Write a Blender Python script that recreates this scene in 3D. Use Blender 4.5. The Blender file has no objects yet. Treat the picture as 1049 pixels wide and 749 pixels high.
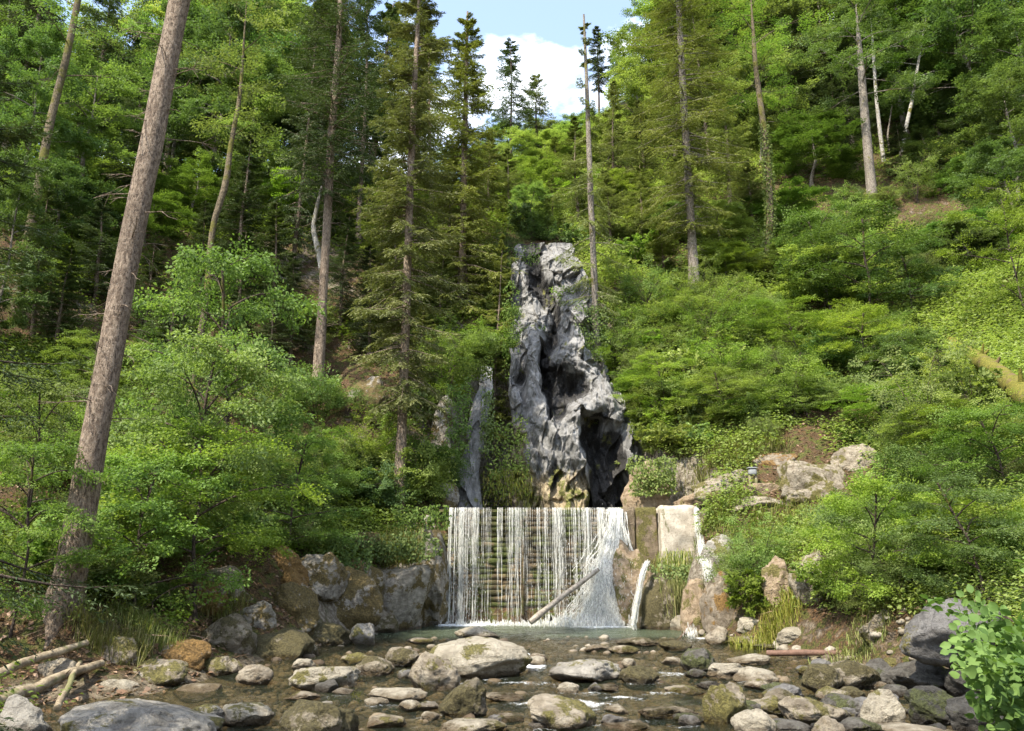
import bpy, bmesh, math, random
import numpy as np
from mathutils import Vector, Matrix

# ------------------------------------------------------------------ camera, light, exposure
sc = bpy.context.scene
COL = sc.collection
PITCH = math.radians(14.6)
HALF = math.radians(33.0)
PW, PH = 1049.0, 749.0
FPX = (PW / 2) / math.tan(HALF)
EYE = 1.6
cam_d = bpy.data.cameras.new('camera'); cam = bpy.data.objects.new('camera', cam_d); COL.objects.link(cam)
cam.location = (0, 0, EYE); cam.rotation_euler = (math.pi / 2 + PITCH, 0, 0)
cam_d.sensor_fit = 'HORIZONTAL'; cam_d.angle = 2 * HALF; cam_d.clip_end = 2000; cam_d.clip_start = 0.05
sc.camera = cam
SUN_AZ = math.radians(220.0)      # compass-like: clockwise from +Y; sun stands behind-left of the camera
SUN_EL = math.radians(54.0)
tosun = Vector((math.sin(SUN_AZ) * math.cos(SUN_EL), math.cos(SUN_AZ) * math.cos(SUN_EL), math.sin(SUN_EL)))
sun_d = bpy.data.lights.new('sun', 'SUN'); sun = bpy.data.objects.new('sun', sun_d); COL.objects.link(sun)
sun_d.energy = 3.7; sun_d.angle = math.radians(0.6); sun_d.color = (1.0, 0.93, 0.80)
sun.rotation_euler = tosun.to_track_quat('Z', 'Y').to_euler()
sun.location = (-20, -20, 60)
world = bpy.data.worlds.new('World'); sc.world = world; world.use_nodes = True
wn, wl = world.node_tree.nodes, world.node_tree.links
wn.clear()
w_out = wn.new('ShaderNodeOutputWorld'); w_bg = wn.new('ShaderNodeBackground'); w_sky = wn.new('ShaderNodeTexSky')
w_sky.sky_type = 'NISHITA'; w_sky.sun_disc = False; w_sky.sun_elevation = SUN_EL; w_sky.sun_rotation = SUN_AZ
w_sky.air_density = 1.0; w_sky.dust_density = 1.2; w_sky.ozone_density = 1.0
w_bg.inputs['Strength'].default_value = 0.15
w_tc = wn.new('ShaderNodeTexCoord'); w_map = wn.new('ShaderNodeMapping'); w_map.inputs['Scale'].default_value = (1.6, 1.6, 3.2)
w_map.inputs['Location'].default_value = (0.35, 0.0, 0.1)
w_no = wn.new('ShaderNodeTexNoise'); w_no.inputs['Scale'].default_value = 2.3; w_no.inputs['Detail'].default_value = 9; w_no.inputs['Roughness'].default_value = 0.55
w_rp = wn.new('ShaderNodeValToRGB'); w_rp.color_ramp.elements[0].position = 0.51; w_rp.color_ramp.elements[1].position = 0.68; w_rp.color_ramp.elements[0].color = (.05, .05, .05, 1)
w_mx = wn.new('ShaderNodeMix'); w_mx.data_type = 'RGBA'
w_mx.inputs['B'].default_value = (9.0, 9.2, 9.5, 1)
wl.new(w_tc.outputs['Generated'], w_map.inputs['Vector']); wl.new(w_map.outputs['Vector'], w_no.inputs['Vector'])
wl.new(w_no.outputs['Fac'], w_rp.inputs['Fac']); wl.new(w_rp.outputs['Color'], w_mx.inputs['Factor'])
wl.new(w_sky.outputs['Color'], w_mx.inputs['A']); wl.new(w_mx.outputs['Result'], w_bg.inputs['Color'])
wl.new(w_bg.outputs['Background'], w_out.inputs['Surface'])
sc.view_settings.view_transform = 'Standard'; sc.view_settings.look = 'None'
sc.view_settings.exposure = 1.62; sc.view_settings.gamma = 1.0; sc.view_settings.use_curve_mapping = False
sc.render.engine = 'CYCLES'
cy = sc.cycles
cy.max_bounces = 7; cy.diffuse_bounces = 4; cy.glossy_bounces = 3; cy.transmission_bounces = 5; cy.transparent_max_bounces = 12
cy.caustics_reflective = False; cy.caustics_refractive = False; cy.sample_clamp_indirect = 6.0
cy.use_denoising = True

# ------------------------------------------------------------------ helpers
R0 = np.random.default_rng(11)
_LAT = np.random.default_rng(5).random((32, 32, 32))
def vnoise(p):
    p = np.asarray(p, float); i = np.floor(p).astype(int); f = p - i; f = f * f * (3 - 2 * f); i &= 31; j = (i + 1) & 31
    x0, y0, z0 = i[..., 0], i[..., 1], i[..., 2]; x1, y1, z1 = j[..., 0], j[..., 1], j[..., 2]
    fx, fy, fz = f[..., 0], f[..., 1], f[..., 2]
    a = _LAT[x0, y0, z0] * (1 - fx) + _LAT[x1, y0, z0] * fx; b = _LAT[x0, y1, z0] * (1 - fx) + _LAT[x1, y1, z0] * fx
    c = _LAT[x0, y0, z1] * (1 - fx) + _LAT[x1, y0, z1] * fx; d = _LAT[x0, y1, z1] * (1 - fx) + _LAT[x1, y1, z1] * fx
    return ((a * (1 - fy) + b * fy) * (1 - fz) + (c * (1 - fy) + d * fy) * fz) * 2 - 1
def fbm(p, oct=4, gain=0.5, lac=2.03):
    p = np.asarray(p, float); s = 0; a = 1.0; n = 0
    for k in range(oct):
        s = s + a * vnoise(p + 7.3 * k); n += a; a *= gain; p = p * lac
    return s / n
def smooth(a, b, x):
    t = np.clip((x - a) / (b - a), 0, 1); return t * t * (3 - 2 * t)
def nrm(v): return v / np.maximum(np.linalg.norm(v, axis=-1, keepdims=True), 1e-9)

CP, SP = math.cos(PITCH), math.sin(PITCH)
def ray(px, py):
    u = (px - PW / 2) / FPX; v = (PH / 2 - py) / FPX
    return np.array([u, CP - v * SP, SP + v * CP])
def at(px, py, Y):
    d = ray(px, py); t = Y / d[1]; return np.array([d[0] * t, Y, EYE + d[2] * t])
def proj(p):
    x, y, z = p[0], p[1], p[2] - EYE
    dep = y * CP + z * SP; up = -y * SP + z * CP
    return PW / 2 + FPX * x / dep, PH / 2 - FPX * up / dep, dep

def mesh_np(name, V, F, mat, parent=None, smooth_=False, rnd=None, link=True):
    """V (n,3); F list of arrays (m,k)"""
    me = bpy.data.meshes.new(name)
    if not isinstance(F, list): F = [F]
    F = [f for f in F if len(f)]
    V = np.asarray(V, np.float32); me.vertices.add(len(V)); me.vertices.foreach_set('co', V.ravel())
    nl = sum(f.size for f in F); npoly = sum(len(f) for f in F)
    me.loops.add(nl); me.loops.foreach_set('vertex_index', np.concatenate([f.ravel() for f in F]).astype(np.int32))
    me.polygons.add(npoly)
    tot = np.concatenate([np.full(len(f), f.shape[1]) for f in F]).astype(np.int32)
    st = np.concatenate([[0], np.cumsum(tot)[:-1]]).astype(np.int32)
    me.polygons.foreach_set('loop_start', st); me.polygons.foreach_set('loop_total', tot)
    if smooth_: me.polygons.foreach_set('use_smooth', np.ones(npoly, bool))
    if rnd is not None:
        a = me.attributes.new('rnd', 'FLOAT', 'FACE'); a.data.foreach_set('value', np.asarray(rnd, np.float32))
    me.update(calc_edges=True)
    if mat is not None: me.materials.append(mat)
    o = bpy.data.objects.new(name, me)
    if link: COL.objects.link(o)
    if parent is not None: o.parent = parent
    return o
class Geo:
    def __init__(s): s.V = []; s.F = {3: [], 4: []}; s.n = 0; s.r = {3: [], 4: []}
    def add(s, V, F, rnd=None):
        V = np.asarray(V).reshape(-1, 3); F = np.asarray(F)
        s.V.append(V); s.F[F.shape[1]].append(F + s.n); s.n += len(V)
        s.r[F.shape[1]].append(np.full(len(F), .5) if rnd is None else rnd)
        return s
    def build(s, name, mat, parent=None, smooth_=False):
        F = [np.concatenate(s.F[k]) for k in (3, 4) if s.F[k]]; r = np.concatenate([np.concatenate(s.r[k]) for k in (3, 4) if s.r[k]])
        return mesh_np(name, np.concatenate(s.V), F, mat, parent, smooth_, r)

def tubes(P, R, sides=5, g=None, cap=True):
    """P (n,k,3) R (n,k) -> verts, quads (several tubes at once)"""
    P = np.asarray(P, float); R = np.asarray(R, float)
    if P.ndim == 2: P = P[None]; R = R[None]
    n, k, _ = P.shape
    T = nrm(np.gradient(P, axis=1)); ref = np.where(np.abs(T[..., 2:3]) > .92, np.array([1., 0, 0]), np.array([0, 0, 1.]))
    ref = np.broadcast_to(ref[:, :1], T.shape)
    S = nrm(np.cross(T, ref)); B = np.cross(T, S)
    a = np.linspace(0, 2 * np.pi, sides, endpoint=False)
    ring = P[:, :, None, :] + R[:, :, None, None] * (np.cos(a)[None, None, :, None] * S[:, :, None, :] + np.sin(a)[None, None, :, None] * B[:, :, None, :])
    V = ring.reshape(-1, 3)
    i = np.arange(n)[:, None, None] * k * sides + np.arange(k - 1)[None, :, None] * sides
    j = np.arange(sides)[None, None, :]; j2 = (j + 1) % sides
    F = np.stack([i + j, i + j2, i + sides + j2, i + sides + j], -1).reshape(-1, 4)
    return V, F

def kites(P, D, N, L, W, fold=.12, shape=.42):
    """one folded leaf (4-gon) per row"""
    D = nrm(D); S = nrm(np.cross(D, N)); N2 = np.cross(S, D)
    L = np.asarray(L)[:, None]; W = np.asarray(W)[:, None]
    b = P; t = P + D * L - N2 * L * .10; m = P + D * L * shape
    l = m + S * W * .5 + N2 * W * fold; r = m - S * W * .5 + N2 * W * fold
    V = np.stack([b, r, t, l], 1).reshape(-1, 3); F = np.arange(len(P) * 4).reshape(-1, 4)
    return V, F
def round_leaves(P, D, N, L, W, fold=.12):
    """wider two-part leaf of 8 points, for the nearest plants"""
    D = nrm(D); S = nrm(np.cross(D, N)); N2 = np.cross(S, D); L = np.asarray(L)[:, None]; W = np.asarray(W)[:, None]
    def q(a, b, c): return P + D * L * a + S * W * b + N2 * W * c
    V = np.stack([q(0, 0, 0), q(.22, -.42, fold * .8), q(.55, -.48, fold), q(.84, -.22, fold * .3), q(1, 0, -.18), q(.84, .22, fold * .3), q(.55, .48, fold), q(.22, .42, fold * .8), q(.5, 0, 0)], 1)
    base = np.arange(len(P))[:, None] * 9
    F = np.concatenate([base + np.array([0, 1, 2, 8]), base + np.array([8, 2, 3, 4]), base + np.array([8, 4, 5, 6]), base + np.array([0, 8, 6, 7])])
    return V.reshape(-1, 3), F

def empty(name, loc, label, cat, group=None, rz=0.0, sca=1.0):
    o = bpy.data.objects.new(name, None); COL.objects.link(o); o.empty_display_size = .2
    o.location = loc; o.rotation_euler = (0, 0, rz); o.scale = (sca, sca, sca) if np.isscalar(sca) else sca
    tag(o, label, cat, group); return o
def tag(o, label=None, cat=None, group=None, kind=None):
    if label: o['label'] = label
    if cat: o['category'] = cat
    if group: o['group'] = group
    if kind: o['kind'] = kind
    return o

# ------------------------------------------------------------------ materials
class NT:
    def __init__(s, name):
        s.m = bpy.data.materials.new(name); s.m.use_nodes = True; s.t = s.m.node_tree; s.t.nodes.clear()
        s.out = s.new('ShaderNodeOutputMaterial')
    def new(s, t, **kw):
        n = s.t.nodes.new(t)
        for k, v in kw.items():
            if hasattr(n, k) and k not in n.inputs: setattr(n, k, v)
            else: s.set(n, k, v)
        return n
    def set(s, n, k, v):
        if isinstance(v, bpy.types.NodeSocket): s.t.links.new(v, n.inputs[k])
        else: n.inputs[k].default_value = v
    def noise(s, scale, detail=4, rough=.55, vec=None, dist=0.0):
        n = s.new('ShaderNodeTexNoise'); n.inputs['Scale'].default_value = scale; n.inputs['Detail'].default_value = detail; n.inputs['Roughness'].default_value = rough
        n.inputs['Distortion'].default_value = dist
        if vec is not None: s.t.links.new(vec, n.inputs['Vector'])
        return n.outputs['Fac']
    def ramp(s, fac, stops):
        n = s.new('ShaderNodeValToRGB'); e = n.color_ramp.elements
        while len(e) < len(stops): e.new(.5)
        for q, (p, c) in zip(e, stops):
            q.position = p; q.color = c if len(c) == 4 else (*c, 1)
        s.t.links.new(fac, n.inputs['Fac']); return n.outputs['Color']
    def step(s, fac, a, b, lo=0.0, hi=1.0):
        n = s.new('ShaderNodeMapRange', interpolation_type='SMOOTHSTEP'); s.set(n, 'Value', fac)
        n.inputs['From Min'].default_value = a; n.inputs['From Max'].default_value = b; n.inputs['To Min'].default_value = lo; n.inputs['To Max'].default_value = hi
        return n.outputs['Result']
    def mix(s, fac, a, b, mode='MIX'):
        n = s.new('ShaderNodeMix', data_type='RGBA', blend_type=mode)
        for k, v in (('Factor', fac), ('A', a), ('B', b)):
            if isinstance(v, tuple) and len(v) == 3: v = (*v, 1)
            s.set(n, k, v)
        return n.outputs['Result']
    def math(s, op, a, b=0.0, c=False):
        n = s.new('ShaderNodeMath', operation=op, use_clamp=c); s.set(n, 0, a); s.set(n, 1, b); return n.outputs[0]
    def bump(s, h, strength=.5, dist=.02, normal=None):
        n = s.new('ShaderNodeBump'); n.inputs['Strength'].default_value = strength; n.inputs['Distance'].default_value = dist; s.set(n, 'Height', h)
        if normal is not None: s.set(n, 'Normal', normal)
        return n.outputs['Normal']
    def vec(s, kind='Object'): return s.new('ShaderNodeTexCoord').outputs[kind]
    def pos(s): return s.new('ShaderNodeNewGeometry').outputs['Position']
    def mapped(s, v, scale):
        n = s.new('ShaderNodeMapping'); n.inputs['Scale'].default_value = scale; s.set(n, 'Vector', v); return n.outputs['Vector']
    def bsdf(s, color, rough=.8, normal=None, spec=.3):
        b = s.new('ShaderNodeBsdfPrincipled')
        s.set(b, 'Base Color', (*color, 1) if isinstance(color, tuple) and len(color) == 3 else color); s.set(b, 'Roughness', rough)
        b.inputs['Specular IOR Level'].default_value = spec
        if normal is not None: s.set(b, 'Normal', normal)
        return b.outputs['BSDF']
    def done(s, shader): s.t.links.new(shader, s.out.inputs['Surface']); return s.m

def leaf_mat(name, dark, mid, light, trans=.38, hue=.03, rough=.5):
    n = NT(name)
    a = n.new('ShaderNodeAttribute', attribute_name='rnd').outputs['Fac']
    oi = n.new('ShaderNodeObjectInfo').outputs['Random']
    c = n.ramp(a, [(0, dark), (.5, mid), (1, light)])
    hs = n.new('ShaderNodeHueSaturation'); n.set(hs, 'Color', c)
    n.set(hs, 'Hue', n.step(oi, 0, 1, .5 - hue, .5 + hue * .15)); n.set(hs, 'Value', n.step(n.math('FRACT', n.math('MULTIPLY', oi, 7.31)), 0, 1, .8, 1.22))
    n.set(hs, 'Saturation', n.step(n.math('FRACT', n.math('MULTIPLY', oi, 3.7)), 0, 1, .78, .97))
    col = hs.outputs['Color']
    b = n.bsdf(col, .62, spec=.18)
    t = n.new('ShaderNodeBsdfTranslucent'); n.set(t, 'Color', n.mix(1.0, col, (1.1, 1.2, .6), 'MULTIPLY'))
    m = n.new('ShaderNodeMixShader'); m.inputs[0].default_value = trans
    n.t.links.new(b, m.inputs[1]); n.t.links.new(t.outputs[0], m.inputs[2])
    return n.done(m.outputs[0])
M = {}
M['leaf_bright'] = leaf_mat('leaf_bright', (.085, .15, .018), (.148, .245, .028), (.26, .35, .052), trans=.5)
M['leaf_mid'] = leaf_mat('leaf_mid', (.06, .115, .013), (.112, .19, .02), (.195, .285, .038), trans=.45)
M['leaf_blue'] = leaf_mat('leaf_blue', (.045, .10, .016), (.08, .155, .023), (.13, .22, .035))
M['leaf_yellow'] = leaf_mat('leaf_yellow', (.105, .17, .022), (.175, .25, .036), (.28, .34, .07))
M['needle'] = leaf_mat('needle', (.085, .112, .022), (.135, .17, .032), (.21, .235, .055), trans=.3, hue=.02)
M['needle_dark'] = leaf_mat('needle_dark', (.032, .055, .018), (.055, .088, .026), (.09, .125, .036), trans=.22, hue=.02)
M['grass'] = leaf_mat('grass', (.10, .15, .02), (.18, .22, .03), (.30, .28, .08), trans=.4)

def bark(name, a, b, moss=0.0, lichen=.2):
    n = NT(name); v = n.vec(); vs = n.mapped(v, (1, 1, .42))
    n1 = n.noise(17, 7, .72, vs, .5); n2 = n.noise(1.7, 4, .6, v); n3 = n.noise(60, 4, .7, v); n4 = n.noise(34, 4, .65, vs, .8); n5 = n.noise(2.6, 5, .6, n.mapped(v, (1, 1, .3)))
    c = n.mix(n.step(n1, .42, .58), a, b); c = n.mix(n.math('MULTIPLY', n.step(n5, .42, .62), .4), c, tuple(x * .62 for x in a))
    c = n.mix(n.math('MULTIPLY', n.step(n3, .54, .68), lichen * 2, True), c, (.38, .36, .31))
    c = n.mix(n.math('MULTIPLY', n.step(n4, .45, .38), .85), c, (.05, .038, .03))
    if moss: c = n.mix(n.step(n2, .62 - moss * .3, .70 - moss * .2), c, (.12, .11, .03))
    h = n.math('ADD', n1, n.math('ADD', n.math('MULTIPLY', n4, .8), n.math('MULTIPLY', n3, .3)))
    return n.done(n.bsdf(c, .92, n.bump(h, 1.0, .05), .12))
M['bark_spruce'] = bark('bark_spruce', (.145, .105, .075), (.31, .24, .175), 0, .3)
M['bark_grey'] = bark('bark_grey', (.15, .125, .10), (.27, .235, .19), .12, .3)
M['bark_moss'] = bark('bark_moss', (.10, .08, .05), (.19, .15, .095), .45, .1)
M['bark_birch'] = bark('bark_birch', (.30, .28, .24), (.44, .41, .36), .3, .2)
M['bark_dark'] = bark('bark_dark', (.06, .045, .035), (.12, .09, .07), .2, .1)
def rock(name, base, pale, dark, moss=.3, mosscol=(.085, .075, .02), wet=True, scale=1.0, stain_shade=.35):
    n = NT(name); v = n.vec(); p = n.pos(); oi = n.new('ShaderNodeObjectInfo').outputs['Random']
    sh = n.new('ShaderNodeVectorMath', operation='ADD'); n.set(sh, 0, p); cx = n.new('ShaderNodeCombineXYZ'); n.set(cx, 0, n.math('MULTIPLY', oi, 30)); n.set(sh, 1, cx.outputs[0]); q = sh.outputs[0]
    a = n.noise(1.6 * scale, 6, .6, q); b = n.noise(7 * scale, 7, .7, q); c2 = n.noise(28 * scale, 5, .7, q)
    rg = n.math('ABSOLUTE', n.math('SUBTRACT', n.noise(2.1 * scale, 5, .6, q, 1.2), .5)); crack = n.step(n.math('ADD', rg, n.math('MULTIPLY', n.step(a, .42, .60), .06)), .004, .03)
    d4 = n.noise(70 * scale, 4, .75, q); ly = n.noise(3.2 * scale, 5, .65, n.mapped(q, (.6, .6, 3.2)), .6)
    col = n.mix(n.step(b, .33, .68), base, pale); col = n.mix(n.math('MULTIPLY', n.step(ly, .52, .66), .4), col, dark); col = n.mix(n.math('MULTIPLY', n.step(d4, .54, .7), .35), col, pale)
    col = n.mix(n.math('MULTIPLY', n.step(a, .52, .62), stain_shade), col, dark)
    col = n.mix(n.math('MULTIPLY', n.step(c2, .56, .68), .55), col, dark)
    col = n.mix(n.math('MULTIPLY', n.math('SUBTRACT', 1.0, crack), .5), col, dark)
    nz = n.new('ShaderNodeSeparateXYZ'); n.set(nz, 0, n.new('ShaderNodeNewGeometry').outputs['Normal'])
    rough = .85
    if moss > 0:
        mm = n.step(n.math('ADD', n.noise(2.2 * scale, 6, .7, q), n.math('MULTIPLY', oi, .16)), .70 - moss * .32, .76 - moss * .32)
        mc = n.mix(n.step(c2, .4, .65), mosscol, tuple(x * 2.1 for x in mosscol)); col = n.mix(n.math('MULTIPLY', mm, .95), col, mc)
    if wet:
        sx = n.new('ShaderNodeSeparateXYZ'); n.set(sx, 0, p)
        edge = n.math('ADD', n.math('SUBTRACT', sx.outputs['Z'], n.step(sx.outputs['Y'], 9.0, 19.5, -.22, 0)), n.math('MULTIPLY', n.math('SUBTRACT', b, .5), .22))
        w = n.step(edge, .15, .03); col = n.mix(w, col, n.mix(1.0, col, (.40, .34, .27), 'MULTIPLY')); rough = n.step(w, 0, 1, .85, .28)
    h = n.math('ADD', n.math('MULTIPLY', crack, .25), n.math('ADD', n.math('MULTIPLY', b, 1.3), n.math('ADD', n.math('MULTIPLY', c2, .6), n.math('MULTIPLY', d4, .25))))
    return n.done(n.bsdf(col, rough, n.bump(h, .95, .08 / scale), .3))
M['rock_pale'] = rock('rock_pale', (.30, .265, .20), (.43, .385, .30), (.20, .165, .115), .12)
M['rock_grey'] = rock('rock_grey', (.24, .22, .185), (.40, .37, .315), (.085, .072, .055), .28, stain_shade=.55)
M['rock_brown'] = rock('rock_brown', (.22, .18, .125), (.40, .35, .27), (.075, .055, .035), .38)
M['rock_dark'] = rock('rock_dark', (.075, .066, .055), (.16, .15, .13), (.03, .026, .02), .3, (.05, .055, .018))
M['rock_moss'] = rock('rock_moss', (.15, .12, .08), (.31, .27, .20), (.05, .038, .022), .55, (.055, .046, .018))
M['rock_bank'] = rock('rock_bank', (.20, .175, .135), (.42, .38, .315), (.055, .044, .032), .55, (.085, .062, .02), scale=.9)
M['rock_slate'] = rock('rock_slate', (.13, .122, .115), (.22, .21, .195), (.05, .046, .04), .22)
M['rock_ochre'] = rock('rock_ochre', (.17, .13, .085), (.34, .29, .22), (.06, .045, .03), .55, (.13, .075, .022))
M['rock_tan'] = rock('rock_tan', (.25, .18, .11), (.40, .31, .21), (.09, .06, .035), .12)
M['rock_black'] = rock('rock_black', (.035, .032, .028), (.09, .085, .075), (.015, .014, .012), .25, (.04, .045, .015))

# ------------------------------------------------------------------ terrain
LB = np.array([(-30, -9), (0, -7.2), (5, -5.2), (8, -4.6), (11.5, -4.4), (16, -4.3), (20, -3.9), (23, -3.1), (25.6, -2.35), (28.6, -2.0), (31.5, -1.4), (33.5, -.6)])
RB = np.array([(-30, 11), (0, 8.5), (5, 7.2), (8, 6.6), (13, 6.5), (17.5, 5.4), (20, 4.6), (23, 4.5), (24.2, 5.1), (24.8, 5.75), (26.8, 5.7), (27.3, 4.6), (28.6, 4.5), (31.5, 4.3), (33.5, 3.4)])
def zw(y): return -.22 * smooth(19.5, 9.0, np.asarray(y, float))
ctl = []
def C(px, py, Y): ctl.append(at(px, py, Y))
for a in [(0, 668, 12.5), (62, 640, 13.6), (180, 640, 16.5), (250, 560, 20.0), (330, 520, 24), (150, 545, 18), (60, 560, 17),
          (400, 572, 24), (408, 525, 25.6), (440, 522, 26.4), (325, 400, 30), (210, 380, 28), (100, 420, 24.5), (15, 340, 26), (380, 440, 28), (300, 470, 26.5),
          (440, 420, 30), (350, 320, 34), (430, 330, 34), (485, 330, 33.5), (478, 430, 30.5), (250, 185, 40), (120, 180, 38), (0, 190, 34), (330, 170, 46), (430, 185, 50),
          (505, 500, 28.6), (525, 420, 31.0), (520, 330, 34.5), (555, 245, 38.5), (520, 210, 52), (515, 165, 66),
          (640, 505, 26.6), (612, 362, 32.2), (625, 440, 29.2), (590, 260, 38), (712, 305, 36), (770, 495, 24), (840, 480, 24), (830, 440, 26), (900, 450, 25),
          (700, 600, 22.5), (760, 600, 21), (740, 540, 23), (830, 620, 17.5), (830, 560, 19.8), (930, 600, 15.5), (940, 520, 18.5), (1045, 600, 13.5), (1040, 500, 17), (1040, 430, 20),
          (780, 380, 30), (900, 350, 31), (1000, 330, 29), (778, 290, 38), (893, 205, 46), (960, 205, 45), (1049, 240, 40), (850, 230, 44), (920, 165, 52), (700, 190, 50), (620, 180, 54), (820, 120, 60), (1000, 120, 60)]:
    C(*a)
ctl += [np.array(p, float) for p in [(-8, 4, .4), (-10, 8, .7), (-14, 0, 2), (-22, 8, 7), (-30, -10, 8), (-60, -20, 20), (-28, 20, 17), (-45, 40, 24), (-90, 60, 26), (-60, 100, 36),
        (9, 4, .3), (12, 8, 2.2), (16, 12, 6), (16, 0, 3), (30, 0, 12), (60, -20, 22), (34, 25, 24), (60, 40, 45), (95, 60, 60), (30, 75, 60), (60, 100, 80),
        (0, 95, 52), (0, 140, 62), (-90, 140, 45), (100, 140, 90), (0, -30, -.6), (-90, -30, 26), (95, -30, 34), (-5, 80, 40), (-20, 62, 26), (8, 70, 45)]]
ctl = np.array(ctl)
def _k(d): return d ** 1.35
_n = len(ctl); _A = np.zeros((_n + 3, _n + 3)); _d = np.linalg.norm(ctl[:, None, :2] - ctl[None, :, :2], axis=2)
_A[:_n, :_n] = _k(_d) - np.eye(_n) * .6; _A[:_n, _n] = 1; _A[:_n, _n + 1:] = ctl[:, :2]; _A[_n, :_n] = 1; _A[_n + 1:, :_n] = ctl[:, :2].T
_w = np.linalg.solve(_A, np.concatenate([ctl[:, 2], np.zeros(3)]))
def rbf(x, y):
    out = _w[_n] + _w[_n + 1] * x + _w[_n + 2] * y
    for i in range(_n): out = out + _w[i] * _k(np.hypot(x - ctl[i, 0], y - ctl[i, 1]))
    return out
def hz(x, y):
    x = np.asarray(x, float); y = np.asarray(y, float)
    lb = np.interp(y, LB[:, 0], LB[:, 1]); rb = np.interp(y, RB[:, 0], RB[:, 1])
    d = np.maximum(lb - x, x - rb); d = np.where(y > 33.2, np.maximum(d, (y - 33.2)), d)
    p = np.stack([x, y, np.zeros_like(x)], -1)
    far = smooth(.3, 3, d)
    base = rbf(x, y) + far * (fbm(p * .35, 4) * .9 + fbm(p * 1.7 + 3, 3) * .22)
    bed = np.where(y > 25.75, 3.25, zw(y) - .12 - .85 * smooth(21.2, 23, y) * smooth(25.75, 25.7, y) + fbm(p * 1.1, 4) * .16)
    base = np.maximum(base, bed + .02)
    t = smooth(-.15, .95, d + fbm(p * .9 + 9, 3) * .35)
    return bed * (1 - t) + base * t
def ground(px, py, y0=6.0, y1=120.0):
    d = ray(px, py); ys = np.arange(y0, y1, .1); t = ys / d[1]
    z = EYE + d[2] * t; h = hz(d[0] * t, ys); k = np.argmax(h >= z)
    if h[k] < z[k]: k = len(ys) - 1
    return np.array([d[0] * t[k], ys[k], h[k]])
def axis(parts):
    return np.concatenate([np.arange(a, b, s) for a, b, s in parts])
gx = axis([(-110, -40, 2.5), (-40, -14, .6), (-14, 14, .16), (14, 45, .6), (45, 111, 2.5)])
gy = axis([(-40, 5, 1.0), (5, 36, .16), (36, 60, .5), (60, 160, 2.0)])
GX, GY = np.meshgrid(gx, gy); GZ = hz(GX, GY)
def grid_faces(r, c):
    i = np.arange(r - 1)[:, None] * c + np.arange(c - 1)[None]; return np.stack([i, i + 1, i + c + 1, i + c], -1).reshape(-1, 4)
n = NT('forest_floor'); p = n.pos()
f1 = n.noise(.55, 5, .6, p); f2 = n.noise(3.5, 6, .65, p); f3 = n.noise(26, 5, .7, p); f4 = n.noise(9, 4, .7, p)
c = n.mix(n.step(f3, .38, .66), (.04, .027, .015), (.14, .09, .048)); c = n.mix(n.math('MULTIPLY', n.step(f4, .52, .66), .7), c, (.17, .085, .038))
c = n.mix(n.math('MULTIPLY', n.step(f2, .47, .58), .85), c, n.mix(n.step(f3, .4, .65), (.045, .06, .014), (.12, .125, .03)))
sz = n.new('ShaderNodeSeparateXYZ'); n.set(sz, 0, n.new('ShaderNodeNewGeometry').outputs['Normal'])
rk = n.math('MULTIPLY', n.step(n.math('ADD', sz.outputs['Z'], n.math('MULTIPLY', f2, .5)), .84, .70), 1.0)
c = n.mix(rk, c, n.mix(n.step(f4, .4, .65), (.14, .115, .085), (.31, .275, .215)))
sp_ = n.new('ShaderNodeSeparateXYZ'); n.set(sp_, 0, p); wet = n.step(sp_.outputs['Z'], .12, -.05)
c = n.mix(wet, c, n.mix(n.step(f4, .4, .62), (.085, .066, .042), (.20, .165, .115)))
hh = n.math('ADD', f3, n.math('MULTIPLY', f4, 1.5))
M['floor'] = n.done(n.bsdf(c, .92, n.bump(hh, .9, .08), .15))
ter = mesh_np('hillside_ground', np.stack([GX, GY, GZ], -1).reshape(-1, 3), grid_faces(len(gy), len(gx)), M['floor'], smooth_=True); tag(ter, kind='structure')

# ------------------------------------------------------------------ cliffs
n = NT('cliff_rock'); p = n.pos(); ps = n.mapped(p, (1, 1, .38)); pd = n.mapped(p, (1.0, 1.0, .16))
a1 = n.noise(.9, 6, .6, ps, .4); a2 = n.noise(4.5, 7, .68, ps, .3); a3 = n.noise(20, 6, .7, p); st1 = n.noise(1.5, 5, .6, pd, .3); mo = n.noise(1.1, 6, .7, p)
c = n.mix(n.step(a2, .34, .66), (.115, .112, .106), (.235, .227, .215)); c = n.mix(n.math('MULTIPLY', n.step(a1, .50, .64), .5), c, (.265, .26, .25))
c = n.mix(n.math('MULTIPLY', n.step(a3, .56, .70), .5), c, (.08, .075, .068))
at_ = n.new('ShaderNodeAttribute', attribute_name='stain_shade').outputs['Fac']
oc = n.new('ShaderNodeAttribute', attribute_name='ochre').outputs['Fac']
c = n.mix(n.math('MULTIPLY', n.step(n.math('ADD', oc, n.math('SUBTRACT', a2, .5)), .35, .7), .8), c, n.mix(n.step(a3, .4, .6), (.20, .14, .065), (.36, .29, .17)))
c = n.mix(n.step(n.math('ADD', at_, n.math('MULTIPLY', n.math('SUBTRACT', st1, .5), 1.4)), .34, .56), c, n.mix(n.step(a3, .4, .65), (.018, .017, .016), (.06, .056, .052)))  # near-black for the stain streaks and the shade coloured into the recesses
c = n.mix(n.step(n.math('ADD', mo, n.math('MULTIPLY', oc, .12)), .60, .67), c, n.mix(n.step(a3, .4, .6), (.06, .06, .015), (.15, .15, .035)))
M['cliff'] = n.done(n.bsdf(c, .75, n.bump(n.math('ADD', a2, n.math('MULTIPLY', a3, .5)), .8, .10), .3))
def add_attr(o, name, v):
    a = o.data.attributes.new(name, 'FLOAT', 'POINT'); a.data.foreach_set('value', np.asarray(v, np.float32).ravel())
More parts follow.
